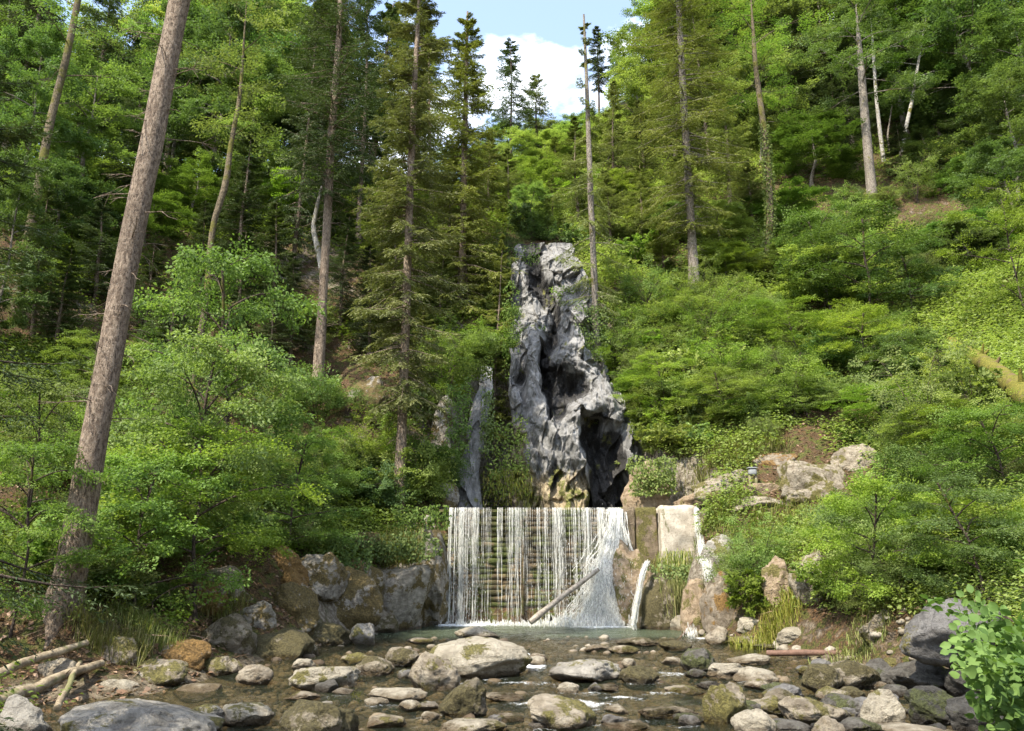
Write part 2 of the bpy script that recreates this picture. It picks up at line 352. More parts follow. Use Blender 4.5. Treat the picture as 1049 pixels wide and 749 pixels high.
def facets(X, Z, cell, seed, tilt):
    g = np.random.default_rng(seed); w = np.stack([X, Z, 0 * X], -1); X = X + fbm(w * .9 + seed, 3) * cell * .4; Z = Z * .38 + fbm(w * .9 + seed + 50, 3) * cell * .35
    x0, x1, z0, z1 = X.min(), X.max(), Z.min(), Z.max(); n = max(6, int((x1 - x0) * (z1 - z0) / cell ** 2)); c = np.stack([g.uniform(x0, x1, n), g.uniform(z0, z1, n)], 1); t = g.normal(size=(n, 2)) * tilt; o = g.normal(size=n) * cell * .30
    best = np.full(X.shape, 1e9); out = np.zeros(X.shape)
    for i in range(n):
        d = np.hypot(X - c[i, 0], Z - c[i, 1]); m = d < best; best = np.where(m, d, best); out = np.where(m, o[i] + t[i, 0] * (X - c[i, 0]) + t[i, 1] * (Z - c[i, 1]), out)
    return out
def cliff(name, zs, xl, xr, yb, nu, nv, bulge, feat=None, seed=0.0, amp=1.0):
    v = np.linspace(0, 1, nv)[:, None]; u = np.linspace(0, 1, nu)[None]
    Z = zs[0] + (zs[1] - zs[0]) * v + 0 * u
    XL = np.interp(Z, *xl); XR = np.interp(Z, *xr); X = XL + (XR - XL) * u
    Y = np.interp(Z, *yb) - bulge * (XR - XL) * (np.sin(np.pi * u) ** .6 - .5) + 0 * X + 1.6 * smooth(zs[1] - 1.6, zs[1], Z)
    P = np.stack([X, Y, Z], -1)
    q = P * np.array([1, 1, .55]) + seed
    qw = q + np.stack([fbm(q * 1.1 + 40 + i, 3) for i in range(3)], -1) * .3
    r1 = 1 - np.abs(fbm(qw * .75, 3)) * 2; r2 = 1 - np.abs(fbm(qw * 2.1 + 5, 4)) * 2; r3 = fbm(qw * 5.5 + 2, 4); r4 = np.abs(fbm(qw * np.array([3.6, 3.6, 1.6]) + 8, 3))
    dep = -(r1 * .24 + r2 * .14 + r3 * .12 + r4 * .14) * amp + .25 + (facets(X, Z, 1.1, int(seed) + 3, .5) * .9 + facets(X, Z, .42, int(seed) + 4, .5) * .9 + facets(X, Z, .18, int(seed) + 5, .45) * .7) * amp
    stain_shade = np.zeros_like(X); och = np.zeros_like(X)
    if feat:
        dd, stain_shade, och = feat(X, Z); dep = dep + dd
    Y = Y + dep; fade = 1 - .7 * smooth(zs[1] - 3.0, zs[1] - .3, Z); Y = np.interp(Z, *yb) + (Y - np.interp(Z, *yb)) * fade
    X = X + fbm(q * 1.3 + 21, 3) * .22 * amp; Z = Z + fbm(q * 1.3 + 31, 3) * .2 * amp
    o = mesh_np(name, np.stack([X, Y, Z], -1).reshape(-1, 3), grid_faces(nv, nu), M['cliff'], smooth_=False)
    add_attr(o, 'stain_shade', stain_shade); add_attr(o, 'ochre', och)
    return o
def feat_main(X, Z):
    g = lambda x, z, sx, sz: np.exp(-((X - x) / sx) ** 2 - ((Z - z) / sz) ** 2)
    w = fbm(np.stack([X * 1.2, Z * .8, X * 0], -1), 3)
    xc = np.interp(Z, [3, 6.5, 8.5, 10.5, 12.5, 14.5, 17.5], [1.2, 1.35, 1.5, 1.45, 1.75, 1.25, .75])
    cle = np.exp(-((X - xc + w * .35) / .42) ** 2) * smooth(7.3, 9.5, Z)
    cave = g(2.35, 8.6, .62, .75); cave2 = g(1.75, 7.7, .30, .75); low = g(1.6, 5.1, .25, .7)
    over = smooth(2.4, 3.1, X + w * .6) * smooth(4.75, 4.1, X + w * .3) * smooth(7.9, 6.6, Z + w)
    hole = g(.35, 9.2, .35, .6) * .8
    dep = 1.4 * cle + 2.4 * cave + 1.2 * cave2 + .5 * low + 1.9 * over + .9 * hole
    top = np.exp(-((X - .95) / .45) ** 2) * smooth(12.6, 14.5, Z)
    stain_shade = np.clip(.75 * cle + 1.0 * cave + .95 * cave2 + .8 * low + 1.0 * over + .8 * hole + .6 * top + .35 * g(1.9, 9.6, .9, .25), 0, 1)  # water stains in the cleft, plus shade painted into cave, overhang and hollows
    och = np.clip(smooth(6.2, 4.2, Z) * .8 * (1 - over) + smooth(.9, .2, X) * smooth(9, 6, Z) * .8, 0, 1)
    return dep, stain_shade, och
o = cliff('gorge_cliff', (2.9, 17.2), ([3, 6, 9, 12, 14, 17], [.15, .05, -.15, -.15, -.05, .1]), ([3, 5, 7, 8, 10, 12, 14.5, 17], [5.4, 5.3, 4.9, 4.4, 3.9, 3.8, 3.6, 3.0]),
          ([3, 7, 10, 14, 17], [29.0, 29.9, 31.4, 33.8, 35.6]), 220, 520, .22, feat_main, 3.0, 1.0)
tag(o, kind='structure')
def feat_pil(X, Z):
    return np.zeros_like(X), .45 * smooth(-1.25, -.8, X) * smooth(7, 5, Z), .25 * smooth(7, 4, Z)
o = cliff('gorge_buttress', (2.9, 9.6), ([3, 4, 5, 6, 7, 8.4, 9.6], [-2.05, -1.95, -2.0, -1.75, -1.7, -1.35, -1.2]), ([3, 4, 5, 6, 7, 8.4, 9.6], [-.95, -1.1, -1.2, -1.1, -.95, -.8, -.75]), ([3, 6, 9.6], [28.3, 28.9, 30.4]), 70, 200, .5, feat_pil, 11.0, .5)
tag(o, kind='structure')
#PART2
# ------------------------------------------------------------------ water
NAMED = []          # (object, look words, category words, group) of repeats whose label is completed at the end
def water_mat(name, tint, deep):
    n = NT(name); p = n.pos()
    foam = n.new('ShaderNodeAttribute', attribute_name='foam').outputs['Fac']; pool = n.new('ShaderNodeAttribute', attribute_name='pool').outputs['Fac']
    w1 = n.noise(5, 5, .6, n.mapped(p, (1, .55, 1)), .6); w2 = n.noise(19, 4, .6, n.mapped(p, (1, .6, 1)), .3); fn = n.noise(13, 7, .75, n.mapped(p, (1, .7, 1)), .8)
    nr = n.bump(n.math('ADD', w1, n.math('MULTIPLY', w2, .4)), .75, .12)
    fr = n.new('ShaderNodeFresnel'); fr.inputs['IOR'].default_value = 1.33; n.set(fr, 'Normal', nr)
    tr = n.new('ShaderNodeBsdfTransparent'); tr.inputs['Color'].default_value = (*tint, 1)
    df = n.new('ShaderNodeBsdfDiffuse'); df.inputs['Color'].default_value = (*deep, 1)
    mx0 = n.new('ShaderNodeMixShader'); n.set(mx0, 0, n.math('ADD', n.math('MULTIPLY', pool, .60), .10)); n.t.links.new(tr.outputs[0], mx0.inputs[1]); n.t.links.new(df.outputs[0], mx0.inputs[2])
    gl = n.new('ShaderNodeBsdfGlossy'); gl.inputs['Roughness'].default_value = .04; n.set(gl, 'Normal', nr)
    mx1 = n.new('ShaderNodeMixShader'); n.set(mx1, 0, n.math('MULTIPLY', fr.outputs[0], 1.0, True)); n.t.links.new(mx0.outputs[0], mx1.inputs[1]); n.t.links.new(gl.outputs[0], mx1.inputs[2])
    wf = n.bsdf((.78, .80, .80), .6, n.bump(fn, .8, .05))
    fa = n.step(n.math('ADD', foam, n.math('MULTIPLY', n.math('SUBTRACT', fn, .5), 1.9)), .40, 1.0)
    fa = n.math('MULTIPLY', fa, n.step(foam, .03, .2))
    mx2 = n.new('ShaderNodeMixShader'); n.set(mx2, 0, fa); n.t.links.new(mx1.outputs[0], mx2.inputs[1]); n.t.links.new(wf, mx2.inputs[2])
    return n.done(mx2.outputs[0])
M['water'] = water_mat('water', (.93, .87, .72), (.085, .105, .065))
wx = np.arange(-9, 9.01, .07); wy = np.arange(3, 25.66, .07); WX, WY = np.meshgrid(wx, wy)
# places where the water runs white: px, py of the photograph's rapids turned into ground points on the water
def onwater(px, py):
    Y = 12.0
    for _ in range(6):
        d = ray(px, py); t = (zw(Y) - EYE) / d[2]; Y = d[1] * t
    return d[0] * t, Y
foam = np.zeros_like(WX)
for px, py, sx, sy, a in [(545, 683, .30, .75, 1.0), (535, 672, .2, .5, .9), (575, 722, .75, .25, .95), (640, 716, .35, .2, .7), (612, 728, .5, .2, .6), (690, 690, .5, .3, .6), (720, 655, .35, .25, .8), (455, 692, .25, .35, .7),
                          (500, 695, .5, .25, .5), (660, 700, .4, .25, .55), (845, 657, .5, .2, .6), (430, 660, .5, .3, .35), (375, 690, .4, .3, .45), (560, 700, .5, .3, .5), (500, 740, .5, .2, .5), (650, 738, .5, .2, .45), (440, 735, .35, .2, .5), (815, 668, .5, .3, .5), (470, 700, .5, .25, .5), (530, 700, .6, .3, .6), (600, 712, .6, .2, .55), (680, 712, .5, .2, .55), (400, 725, .5, .2, .5), (620, 745, .5, .15, .6), (560, 748, .5, .15, .5), (345, 715, .5, .2, .4), (520, 660, .8, .4, .3), (640, 660, .9, .4, .3), (760, 700, .4, .2, .5), (700, 745, .4, .15, .5)]:
    fx, fy = onwater(px, py); foam = np.maximum(foam, a * np.exp(-((WX - fx) / sx) ** 2 - ((WY - fy) / sy) ** 2))
foam = np.maximum(foam, 1.15 * np.exp(-((WY - 25.15) / .75) ** 2) * smooth(-2.6, -2.0, WX) * smooth(3.9, 3.5, WX) * (.55 + .45 * smooth(1.5, 2.2, np.abs(WX - .6) + .6)))
foam = np.maximum(foam, 1.2 * np.exp(-((WX - 2.7) / 1.4) ** 2 - ((WY - 24.7) / 1.0) ** 2))
pool = smooth(19.8, 21.8, WY + fbm(np.stack([WX, WY, 0 * WX], -1) * .8, 3) * .8)
ripple = .010 + .016 * smooth(21, 18, WY)
PW3 = np.stack([WX * 2.6, WY * 1.9, 0 * WX], -1)
WZ = zw(WY) + fbm(PW3, 4) * ripple * 2 + foam * (.02 + .045 * np.abs(fbm(PW3 * 2.2 + 4, 3)))
wat = mesh_np('stream_water', np.stack([WX, WY, WZ], -1).reshape(-1, 3), grid_faces(len(wy), len(wx)), M['water'], smooth_=True); tag(wat, kind='structure')
add_attr(wat, 'foam', foam); add_attr(wat, 'pool', pool)
ux = np.arange(-2.0, 3.75, .12); uy = np.arange(25.72, 29.6, .12); UX, UY = np.meshgrid(ux, uy)
o = mesh_np('gorge_water', np.stack([UX, UY, 3.49 + fbm(np.stack([UX * 3, UY * 3, UX * 0], -1), 3) * .02], -1).reshape(-1, 3), grid_faces(len(uy), len(ux)), M['water'], smooth_=True); tag(o, kind='structure')
add_attr(o, 'foam', UX * 0); add_attr(o, 'pool', UX * 0 + .3)

# ------------------------------------------------------------------ boulders
def ico(sub):
    bm = bmesh.new(); bmesh.ops.create_icosphere(bm, subdivisions=sub, radius=1.0); bm.verts.ensure_lookup_table()
    V = np.array([v.co[:] for v in bm.verts]); F = np.array([[v.index for v in f.verts] for f in bm.faces]); bm.free(); return V, F
ICO = {k: ico(k) for k in (1, 2, 3, 4, 5)}
def boulder_shape(size, seed, angular=.5, sub=4, rough=1.0):
    g = np.random.default_rng(seed); V, F = ICO[sub]; V = V.copy()
    for k in range(int(6 + angular * 12)):
        nrm_ = nrm(g.normal(size=3)); lim = g.uniform(.48, .86) + (1 - angular) * .16
        dd = V @ nrm_; V = V - np.outer(np.maximum(dd - lim, 0) * .88, nrm_)
    N = nrm(V); o = g.uniform(0, 30, 3)
    V = V + N * (fbm(V * 1.2 + o, 3) * .26 * rough + fbm(V * 3.0 + o, 5) * .13 * rough + (1 - np.abs(fbm(V * 5.5 + o, 4)) * 2) * .045 * rough)[:, None]
    return V * np.array(size), F
def boulder(px, py, wpx, hpx, mat, look, ang=.45, Y=None, depth=.8, seed=None, sink=.3, name='boulder', cat='boulder', sub=4, tilt=0, group='boulders in the stream bed'):
    """px, py = middle of the visible stone, wpx x hpx its visible size in the photograph"""
    if Y is None:
        q = ground(px, py + hpx * .5, 5); Y = q[1]
        xw, yw = onwater(px, py + hpx * .5)
        if yw < Y and LBx(yw) < xw < RBx(yw): Y = yw
    dep = Y * CP; w = wpx * dep / FPX; h = hpx * dep / FPX
    c = at(px, py + hpx * .5, Y); zb = c[2]
    sx = w * .5; sy = max(w * .5 * depth, h * .35); h = max(h - .30 * sy, h * .45); szz = h * (.5 + sink * .5) * 1.02
    Yc = Y + sy * .55
    cc = np.array([(px - PW / 2) * (Yc * CP + (zb - EYE) * SP) / FPX, Yc, zb + h - szz])
    V, F = boulder_shape((sx * 1.0, sy, szz), int(px * 7 + py * 13) if seed is None else seed, ang, sub)
    if wpx > 34: V, F = boulder_shape((sx * 1.0, sy, szz), int(px * 7 + py * 13) if seed is None else seed, ang, 5)
    if tilt:
        ca, sa = math.cos(tilt), math.sin(tilt); V = np.stack([V[:, 0] * ca - V[:, 2] * sa, V[:, 1], V[:, 0] * sa + V[:, 2] * ca], -1)
    o = mesh_np(name, V, F, M[mat], smooth_=True); o.location = cc
    NAMED.append((o, look, cat, group)); return o
def LBx(y): return np.interp(y, LB[:, 0], LB[:, 1])
def RBx(y): return np.interp(y, RB[:, 0], RB[:, 1])
B = boulder
# px, py, w, h, material, look
B(138, 737, 172, 62, 'rock_grey', 'big smooth grey boulder at the near left', .25, depth=.8)
B(14, 738, 66, 50, 'rock_grey', 'angular grey boulder cut off by the left edge', .7)
B(333, 691, 76, 30, 'rock_pale', 'pale flat boulder with a dark wet nick', .4)
B(488, 672, 104, 44, 'rock_pale', 'long pale boulder with mossy dark sides', .3, depth=.7)
B(488, 646, 44, 15, 'rock_pale', 'small pale boulder at the pool edge', .3)
B(440, 686, 54, 42, 'rock_brown', 'brown boulder with whitish face', .6)
B(403, 709, 58, 18, 'rock_pale', 'low pale slab', .3)
B(473, 716, 50, 42, 'rock_moss', 'dark pointed mossy boulder', .8, tilt=.25)
B(482, 743, 74, 20, 'rock_pale', 'flat pale slab at the bottom edge', .3)
B(572, 729, 72, 36, 'rock_brown', 'round tan boulder with a mossy cap', .2)
B(328, 735, 78, 46, 'rock_moss', 'mossy brown boulder with a grass tuft', .4)
B(601, 684, 76, 28, 'rock_grey', 'smooth grey boulder mossy on its left', .2)
B(655, 689, 36, 22, 'rock_moss', 'small rounded dark brown boulder', .3)
B(684, 727, 60, 18, 'rock_moss', 'low tan and mossy boulder', .4)
B(741, 718, 48, 50, 'rock_brown', 'upright dark brown boulder', .5)
B(775, 741, 46, 30, 'rock_pale', 'small pale square boulder', .6)
B(717, 674, 38, 26, 'rock_dark', 'small dark wet boulder', .3)
B(745, 684, 50, 20, 'rock_pale', 'flat pale stone', .6)
B(774, 690, 44, 18, 'rock_pale', 'rounded pale stone', .2)
B(770, 673, 46, 14, 'rock_pale', 'low pale stone', .4)
B(690, 660, 34, 13, 'rock_moss', 'mossy low stone at the pool outlet', .3)
B(655, 655, 44, 12, 'rock_moss', 'mossy green stone', .3)
B(905, 729, 42, 42, 'rock_pale', 'angular pale boulder among dark rocks', .8)
B(930, 746, 90, 20, 'rock_pale', 'wide flat pale boulder at the bottom edge', .3)
B(985, 645, 104, 62, 'rock_slate', 'large smooth dark grey boulder', .25, Y=12.0, depth=.6, tilt=.12)
B(870, 690, 60, 34, 'rock_moss', 'round mossy boulder', .3)
B(844, 695, 40, 30, 'rock_moss', 'rounded dark mossy boulder', .3)
B(832, 727, 66, 34, 'rock_brown', 'brown wet boulder', .6)
B(866, 722, 50, 26, 'rock_dark', 'dark sloping boulder', .5)
B(950, 690, 70, 38, 'rock_dark', 'blocky dark boulder', .6)
B(955, 722, 64, 40, 'rock_black', 'black wet boulder', .6)
B(1010, 730, 74, 50, 'rock_black', 'black boulder under the leafy bush', .6)
B(1005, 692, 60, 40, 'rock_black', 'black angular boulder behind the leafy bush', .7)
B(875, 743, 54, 20, 'rock_dark', 'low dark boulder', .4)
B(800, 745, 54, 20, 'rock_dark', 'flat dark brown stone', .4)
B(800, 715, 30, 20, 'rock_moss', 'small yellowish mossy stone', .3)
B(905, 690, 40, 30, 'rock_dark', 'dark rounded boulder', .3)
B(850, 745, 30, 26, 'rock_brown', 'small brown wedge stone', .6)
B(785, 722, 40, 24, 'rock_brown', 'brown stone with ochre patches', .5)
B(272, 664, 92, 66, 'rock_moss', 'mossy undercut bank boulder', .7, Y=16.2)
B(205, 707, 56, 22, 'rock_pale', 'pale flat slab', .5)
B(252, 728, 60, 26, 'rock_pale', 'pale block with mossy base', .6)
B(210, 733, 44, 22, 'rock_grey', 'grey slab', .4)
B(225, 682, 40, 26, 'rock_brown', 'brown mossy block at the bank foot', .6)
B(160, 685, 60, 30, 'rock_brown', 'ochre brown mossy rock on the bank', .5)
B(260, 690, 36, 22, 'rock_brown', 'brown rounded stone', .5)
B(372, 648, 30, 26, 'rock_grey', 'small grey block below the outcrop', .5)
B(412, 672, 36, 20, 'rock_moss', 'yellow mossy stone', .3)
B(385, 680, 40, 22, 'rock_moss', 'dark mossy stone', .4)
B(432, 655, 26, 10, 'rock_brown', 'low brown stone at the outcrop foot', .4)
B(640, 664, 30, 10, 'rock_brown', 'low brown stone', .3)
B(610, 663, 22, 8, 'rock_brown', 'tiny brown stone', .3)
B(552, 672, 18, 10, 'rock_brown', 'small tan stone', .3)
B(515, 712, 44, 12, 'rock_moss', 'long low mossy stone', .3)
B(620, 703, 30, 9, 'rock_moss', 'low mossy stone', .3)
B(700, 705, 40, 12, 'rock_brown', 'low wet brown slab', .4)
B(705, 735, 30, 12, 'rock_dark', 'small dark stone', .4)
B(440, 722, 26, 12, 'rock_grey', 'small grey stone', .4)
B(418, 722, 26, 12, 'rock_pale', 'small pale pebble-like stone', .3)
B(395, 738, 40, 16, 'rock_brown', 'low brown stone', .4)
B(520, 735, 36, 12, 'rock_moss', 'low dark mossy stone', .4)
B(640, 742, 46, 12, 'rock_moss', 'low brown mossy stone', .4)
B(28, 703, 60, 18, 'rock_pale', 'low pale rock beneath the driftwood', .6)
B(690, 676, 22, 10, 'rock_pale', 'little pale stone', .4)
B(726, 700, 26, 10, 'rock_dark', 'little dark stone', .4)
B(790, 660, 40, 10, 'rock_grey', 'low grey stone at the right bank', .4)
B(762, 655, 30, 14, 'rock_brown', 'tan stone at the right bank', .5)
B(735, 650, 24, 20, 'rock_brown', 'upright tan stone', .6)
B(310, 712, 36, 12, 'rock_brown', 'low brown stone', .4)
B(352, 707, 22, 9, 'rock_grey', 'little grey stone', .4)
# bank outcrops
G2 = 'rock outcrops on the banks'
def OUT(*a, **k):
    k['Y'] = min(k['Y'], float(ground(a[0], a[1] + a[3] * .35, 6)[1]) + .1)
    return boulder(*a, group=G2, name='rock_outcrop', cat='rock', sub=5, **k)
for a in [(180, 668, 70, 40, 'rock_ochre', 'ochre mossy rock at the left bank edge', .6), (120, 705, 60, 26, 'rock_pale', 'pale broken rock beside the driftwood', .7), (230, 652, 60, 46, 'rock_moss', 'brown mossy rock of the bank step', .6), (330, 650, 70, 40, 'rock_moss', 'dark brown mossy rock below the outcrops', .6), (205, 610, 60, 50, 'rock_ochre', 'orange-brown rock face in the left bank', .6), (160, 610, 50, 40, 'rock_brown', 'shaded brown rock in the left bank', .6),
          (290, 575, 60, 40, 'rock_ochre', 'rusty mossy rock among the left shrubs', .7), (370, 560, 60, 40, 'rock_bank', 'grey broken rock at the outcrop top', .8), (60, 690, 50, 30, 'rock_brown', 'earthy rock below the big trunk', .6), (100, 650, 50, 30, 'rock_moss', 'mossy stone on the trunk roots', .5), (300, 660, 50, 40, 'rock_moss', 'brown mossy stone in the bank foot', .6), (365, 630, 40, 36, 'rock_bank', 'angular grey block at the outcrop foot', .8)]:
    OUT(*a[:6], ang=a[6], Y=60, depth=.7)
for a in [(322, 585, 66, 56, 'rock_bank', 'craggy grey rock in the middle of the left bank', .9), (372, 596, 60, 70, 'rock_bank', 'fractured tan-grey rock between the left outcrops', .95), (415, 632, 50, 40, 'rock_bank', 'low angular rock at the pool corner', .9), (300, 600, 50, 44, 'rock_ochre', 'rusty craggy rock of the left bank', .9), (425, 560, 46, 60, 'rock_bank', 'upper craggy rock beside the weir', .9), (385, 635, 44, 34, 'rock_moss', 'mossy block at the outcrop foot', .9), (260, 630, 50, 40, 'rock_bank', 'angular grey rock behind the undercut boulder', .9)]:
    OUT(*a[:6], ang=a[6], Y=60, depth=.8, tilt=-.15)
for a in [(720, 505, 70, 26, 'rock_tan', 'flat tan ledge right above the side fall', .9), (845, 500, 90, 34, 'rock_brown', 'layered brown ledge right of the metal box', .9), (780, 500, 50, 24, 'rock_tan', 'small tan ledge under the metal box', .9), (690, 480, 60, 36, 'rock_brown', 'brown ledge rock above the abutment', .8), (775, 512, 90, 26, 'rock_brown', 'long low ledge below the metal box', .8), (880, 470, 60, 40, 'rock_brown', 'brown ledge end below the shrubs', .8), (800, 470, 60, 30, 'rock_ochre', 'ochre ledge behind the metal box', .8), (745, 610, 50, 70, 'rock_ochre', 'tan rock beside the lower side fall', .6), (800, 600, 44, 60, 'rock_tan', 'tan rib in the right bank', .7),
          (820, 650, 50, 20, 'rock_pale', 'pale gravel bank stone', .4), (770, 640, 34, 20, 'rock_pale', 'whitish stone under the right shrubs', .6), (905, 640, 40, 34, 'rock_brown', 'dark brown stone in the bank hollow', .6), (700, 640, 30, 30, 'rock_pale', 'tan stone at the side fall foot', .5)]:
    OUT(*a[:6], ang=a[6], Y=60, depth=.55)
gg = np.random.default_rng(8)
for i in range(46):                         # the crowded wet rocks of the lower right and the nearer bed
    px = gg.uniform(760, 1010) if i < 26 else gg.uniform(250, 760); py = gg.uniform(672, 748) if i < 26 else gg.uniform(668, 746); w_ = gg.uniform(16, 40) if i < 26 else gg.uniform(14, 28); k = gg.integers(0, 5)
    mt, lk = [('rock_dark', 'small dark wet rock'), ('rock_moss', 'small mossy rock') if i < 26 else ('rock_pale', 'small pale flat stone'), ('rock_brown', 'small brown rock'), ('rock_black', 'small blackish rock') if i < 26 else ('rock_pale', 'small pale rock'), ('rock_slate', 'small slate-grey rock')][k]
    B(px, py, w_, w_ * gg.uniform(.4, .62), mt, lk, gg.uniform(.3, .8))
OUT(400, 604, 104, 104, 'rock_bank', 'tall cracked grey outcrop left of the pool', ang=.75, Y=22.9, depth=.75, tilt=-.25, seed=41)
OUT(347, 608, 80, 74, 'rock_bank', 'mossy grey outcrop on the left bank', ang=.8, Y=21.9, depth=.6, tilt=-.35, seed=43)
OUT(437, 582, 52, 132, 'rock_bank', 'brown overhanging rock flank beside the weir', ang=.6, Y=24.6, depth=1.0, tilt=.14, seed=45)
OUT(300, 618, 60, 50, 'rock_bank', 'low stony outcrop of the left bank', ang=.6, Y=20.0, depth=.8, seed=46)
OUT(230, 600, 60, 50, 'rock_brown', 'ochre rock patch in the left bank', ang=.6, Y=17.9, depth=.7, seed=47)
OUT(648, 600, 48, 108, 'rock_tan', 'brown wet rock beside the main fall', ang=.5, Y=24.6, depth=.9, tilt=.15, seed=48)
OUT(676, 622, 44, 70, 'rock_moss', 'dark green mossy rock bulging from the abutment', ang=.1, Y=23.4, depth=.9, seed=49)
OUT(717, 622, 36, 76, 'rock_tan', 'tan rock under the side fall', ang=.45, Y=22.6, depth=.8, seed=50)
OUT(738, 566, 40, 42, 'rock_grey', 'rounded grey boulder by the side fall', ang=.1, Y=23.6, depth=.9, seed=51)
OUT(830, 484, 116, 64, 'rock_brown', 'flat brown rock ledge under the shrubs', ang=.85, Y=24.0, depth=.5, seed=52)
OUT(742, 492, 80, 40, 'rock_brown', 'brown mossy ledge above the abutment', ang=.7, Y=25.0, depth=.5, seed=53)
OUT(838, 590, 50, 76, 'rock_brown', 'leaning tan slab in the right bank', ang=.6, Y=19.0, depth=.4, tilt=-.2, seed=54)
OUT(945, 648, 24, 56, 'rock_pale', 'small pale standing block right of the shrub', ang=.8, Y=15.2, depth=.8, seed=55)
OUT(120, 670, 60, 40, 'rock_brown', 'brown mossy rock at the root of the big trunk', ang=.6, Y=14.2, depth=.6, seed=56)
OUT(790, 318, 34, 16, 'rock_pale', 'white limestone block high among the shrubs', ang=.8, Y=35, depth=.6, seed=57)
OUT(730, 306, 24, 24, 'rock_bank', 'small grey limestone rock near the spruce foot', ang=.8, Y=36, depth=.6, seed=58)
OUT(375, 400, 50, 50, 'rock_bank', 'white-flecked rock face under the dark trees', ang=.8, Y=31.5, depth=.5, seed=59)
OUT(420, 455, 40, 50, 'rock_bank', 'pale rock step behind the slim spruce', ang=.8, Y=29.3, depth=.5, seed=60)
OUT(668, 494, 66, 58, 'rock_tan', 'tan rock step right of the dark overhang', ang=.7, Y=27.0, depth=.7, seed=61)
OUT(452, 500, 36, 60, 'rock_bank', 'shaded rock left of the buttress foot', ang=.7, Y=27.0, depth=.9, seed=62)
OUT(455, 440, 40, 90, 'rock_bank', 'mossy rock wall left of the buttress', ang=.7, Y=29.0, depth=.9, seed=63)

# loose cobbles and gravel of the bed: far too many to count
def stones():
    g = np.random.default_rng(3); V0, F0 = ICO[2]; geo = Geo()
    N = 7000; y = g.uniform(6, 23.5, N); t = g.beta(.75, .75, N); lb = LBx(y) - .25; rb = RBx(y) + np.where(y < 15, 1.6, .3); x = lb + (rb - lb) * t
    keep = (y < 18.5) | (g.random(N) < .22); x, y = x[keep], y[keep]; z = hz(x, y)
    shapes = []
    for k in range(14):
        v, f = boulder_shape((1, g.uniform(.6, .95), g.uniform(.45, .75)), 900 + k, .6, 2); shapes.append(v)
    for i in range(len(x)):
        s = .035 * (1 - g.random()) ** -.55; s = min(s, .16); a = g.uniform(0, 6.28); v = shapes[i % 14] * s
        c_, s_ = math.cos(a), math.sin(a); v = np.stack([v[:, 0] * c_ - v[:, 1] * s_, v[:, 0] * s_ + v[:, 1] * c_, v[:, 2]], -1) + (x[i], y[i], z[i] + s * .15)
        geo.add(v, F0, np.full(len(F0), g.random()))
    return geo
n = NT('cobbles'); p = n.pos(); a = n.new('ShaderNodeAttribute', attribute_name='rnd').outputs['Fac']; f3 = n.noise(24, 5, .7, p)
c = n.ramp(a, [(0, (.08, .06, .04)), (.3, (.15, .12, .085)), (.6, (.19, .165, .125)), (.85, (.24, .21, .165)), (1, (.29, .26, .21))])
c = n.mix(n.math('MULTIPLY', n.step(f3, .5, .66), .55), c, (.09, .07, .045))
sx = n.new('ShaderNodeSeparateXYZ'); n.set(sx, 0, p); w = n.step(sx.outputs['Z'], .06, -.06); c = n.mix(w, c, n.mix(1.0, c, (.52, .45, .36), 'MULTIPLY'))
M['cobbles'] = n.done(n.bsdf(c, .7, n.bump(f3, .6, .03), .3))
o = stones().build('river_stones', M['cobbles'], smooth_=True); tag(o, 'loose cobbles and gravel covering the stream bed between the boulders', 'stones', kind='stuff')

# ------------------------------------------------------------------ weir with its abutment
n = NT('weir_log'); v = n.pos(); vl = n.mapped(v, (.5, 3, 3)); w1 = n.noise(6, 6, .7, vl); w2 = n.noise(1.3, 5, .65, v); w3 = n.noise(22, 4, .7, v); w4 = n.noise(.8, 4, .6, n.mapped(v, (1.6, 1, .5)))
c = n.mix(n.step(w1, .35, .65), (.065, .045, .024), (.185, .135, .072)); c = n.mix(n.math('MULTIPLY', n.step(w3, .52, .66), .6), c, (.075, .052, .03))
c = n.mix(n.math('MULTIPLY', n.step(w2, .43, .53), .85), c, (.05, .068, .014)); c = n.mix(n.math('MULTIPLY', n.step(w4, .53, .62), .7), c, (.05, .038, .022))
M['weir_log'] = n.done(n.bsdf(c, .7, n.bump(n.math('ADD', w1, w3), .8, .04), .15))
n = NT('concrete'); v = n.pos(); w1 = n.noise(3, 6, .65, v); w2 = n.noise(20, 5, .7, v); w3 = n.noise(1.2, 5, .7, n.mapped(v, (1, 1, .5)))
c = n.mix(n.step(w1, .35, .65), (.30, .26, .20), (.46, .41, .33)); c = n.mix(n.math('MULTIPLY', n.step(w2, .5, .66), .5), c, (.13, .10, .07)); c = n.mix(n.step(w3, .56, .66), c, (.085, .08, .025))
M['concrete'] = n.done(n.bsdf(c, .85, n.bump(w2, .5, .03), .2))
M['concrete_brown'] = rock('concrete_brown', (.16, .12, .075), (.27, .21, .14), (.07, .05, .03), .35, wet=False)
weir = empty('weir', (.7, 25.75, 0), 'log weir with mossy timber courses behind the falling water', 'weir')
def local(V, o): return np.asarray(V) - np.array(o.location)
g = np.random.default_rng(21); geo = Geo()
nc = 21; hgt = 3.42 / nc
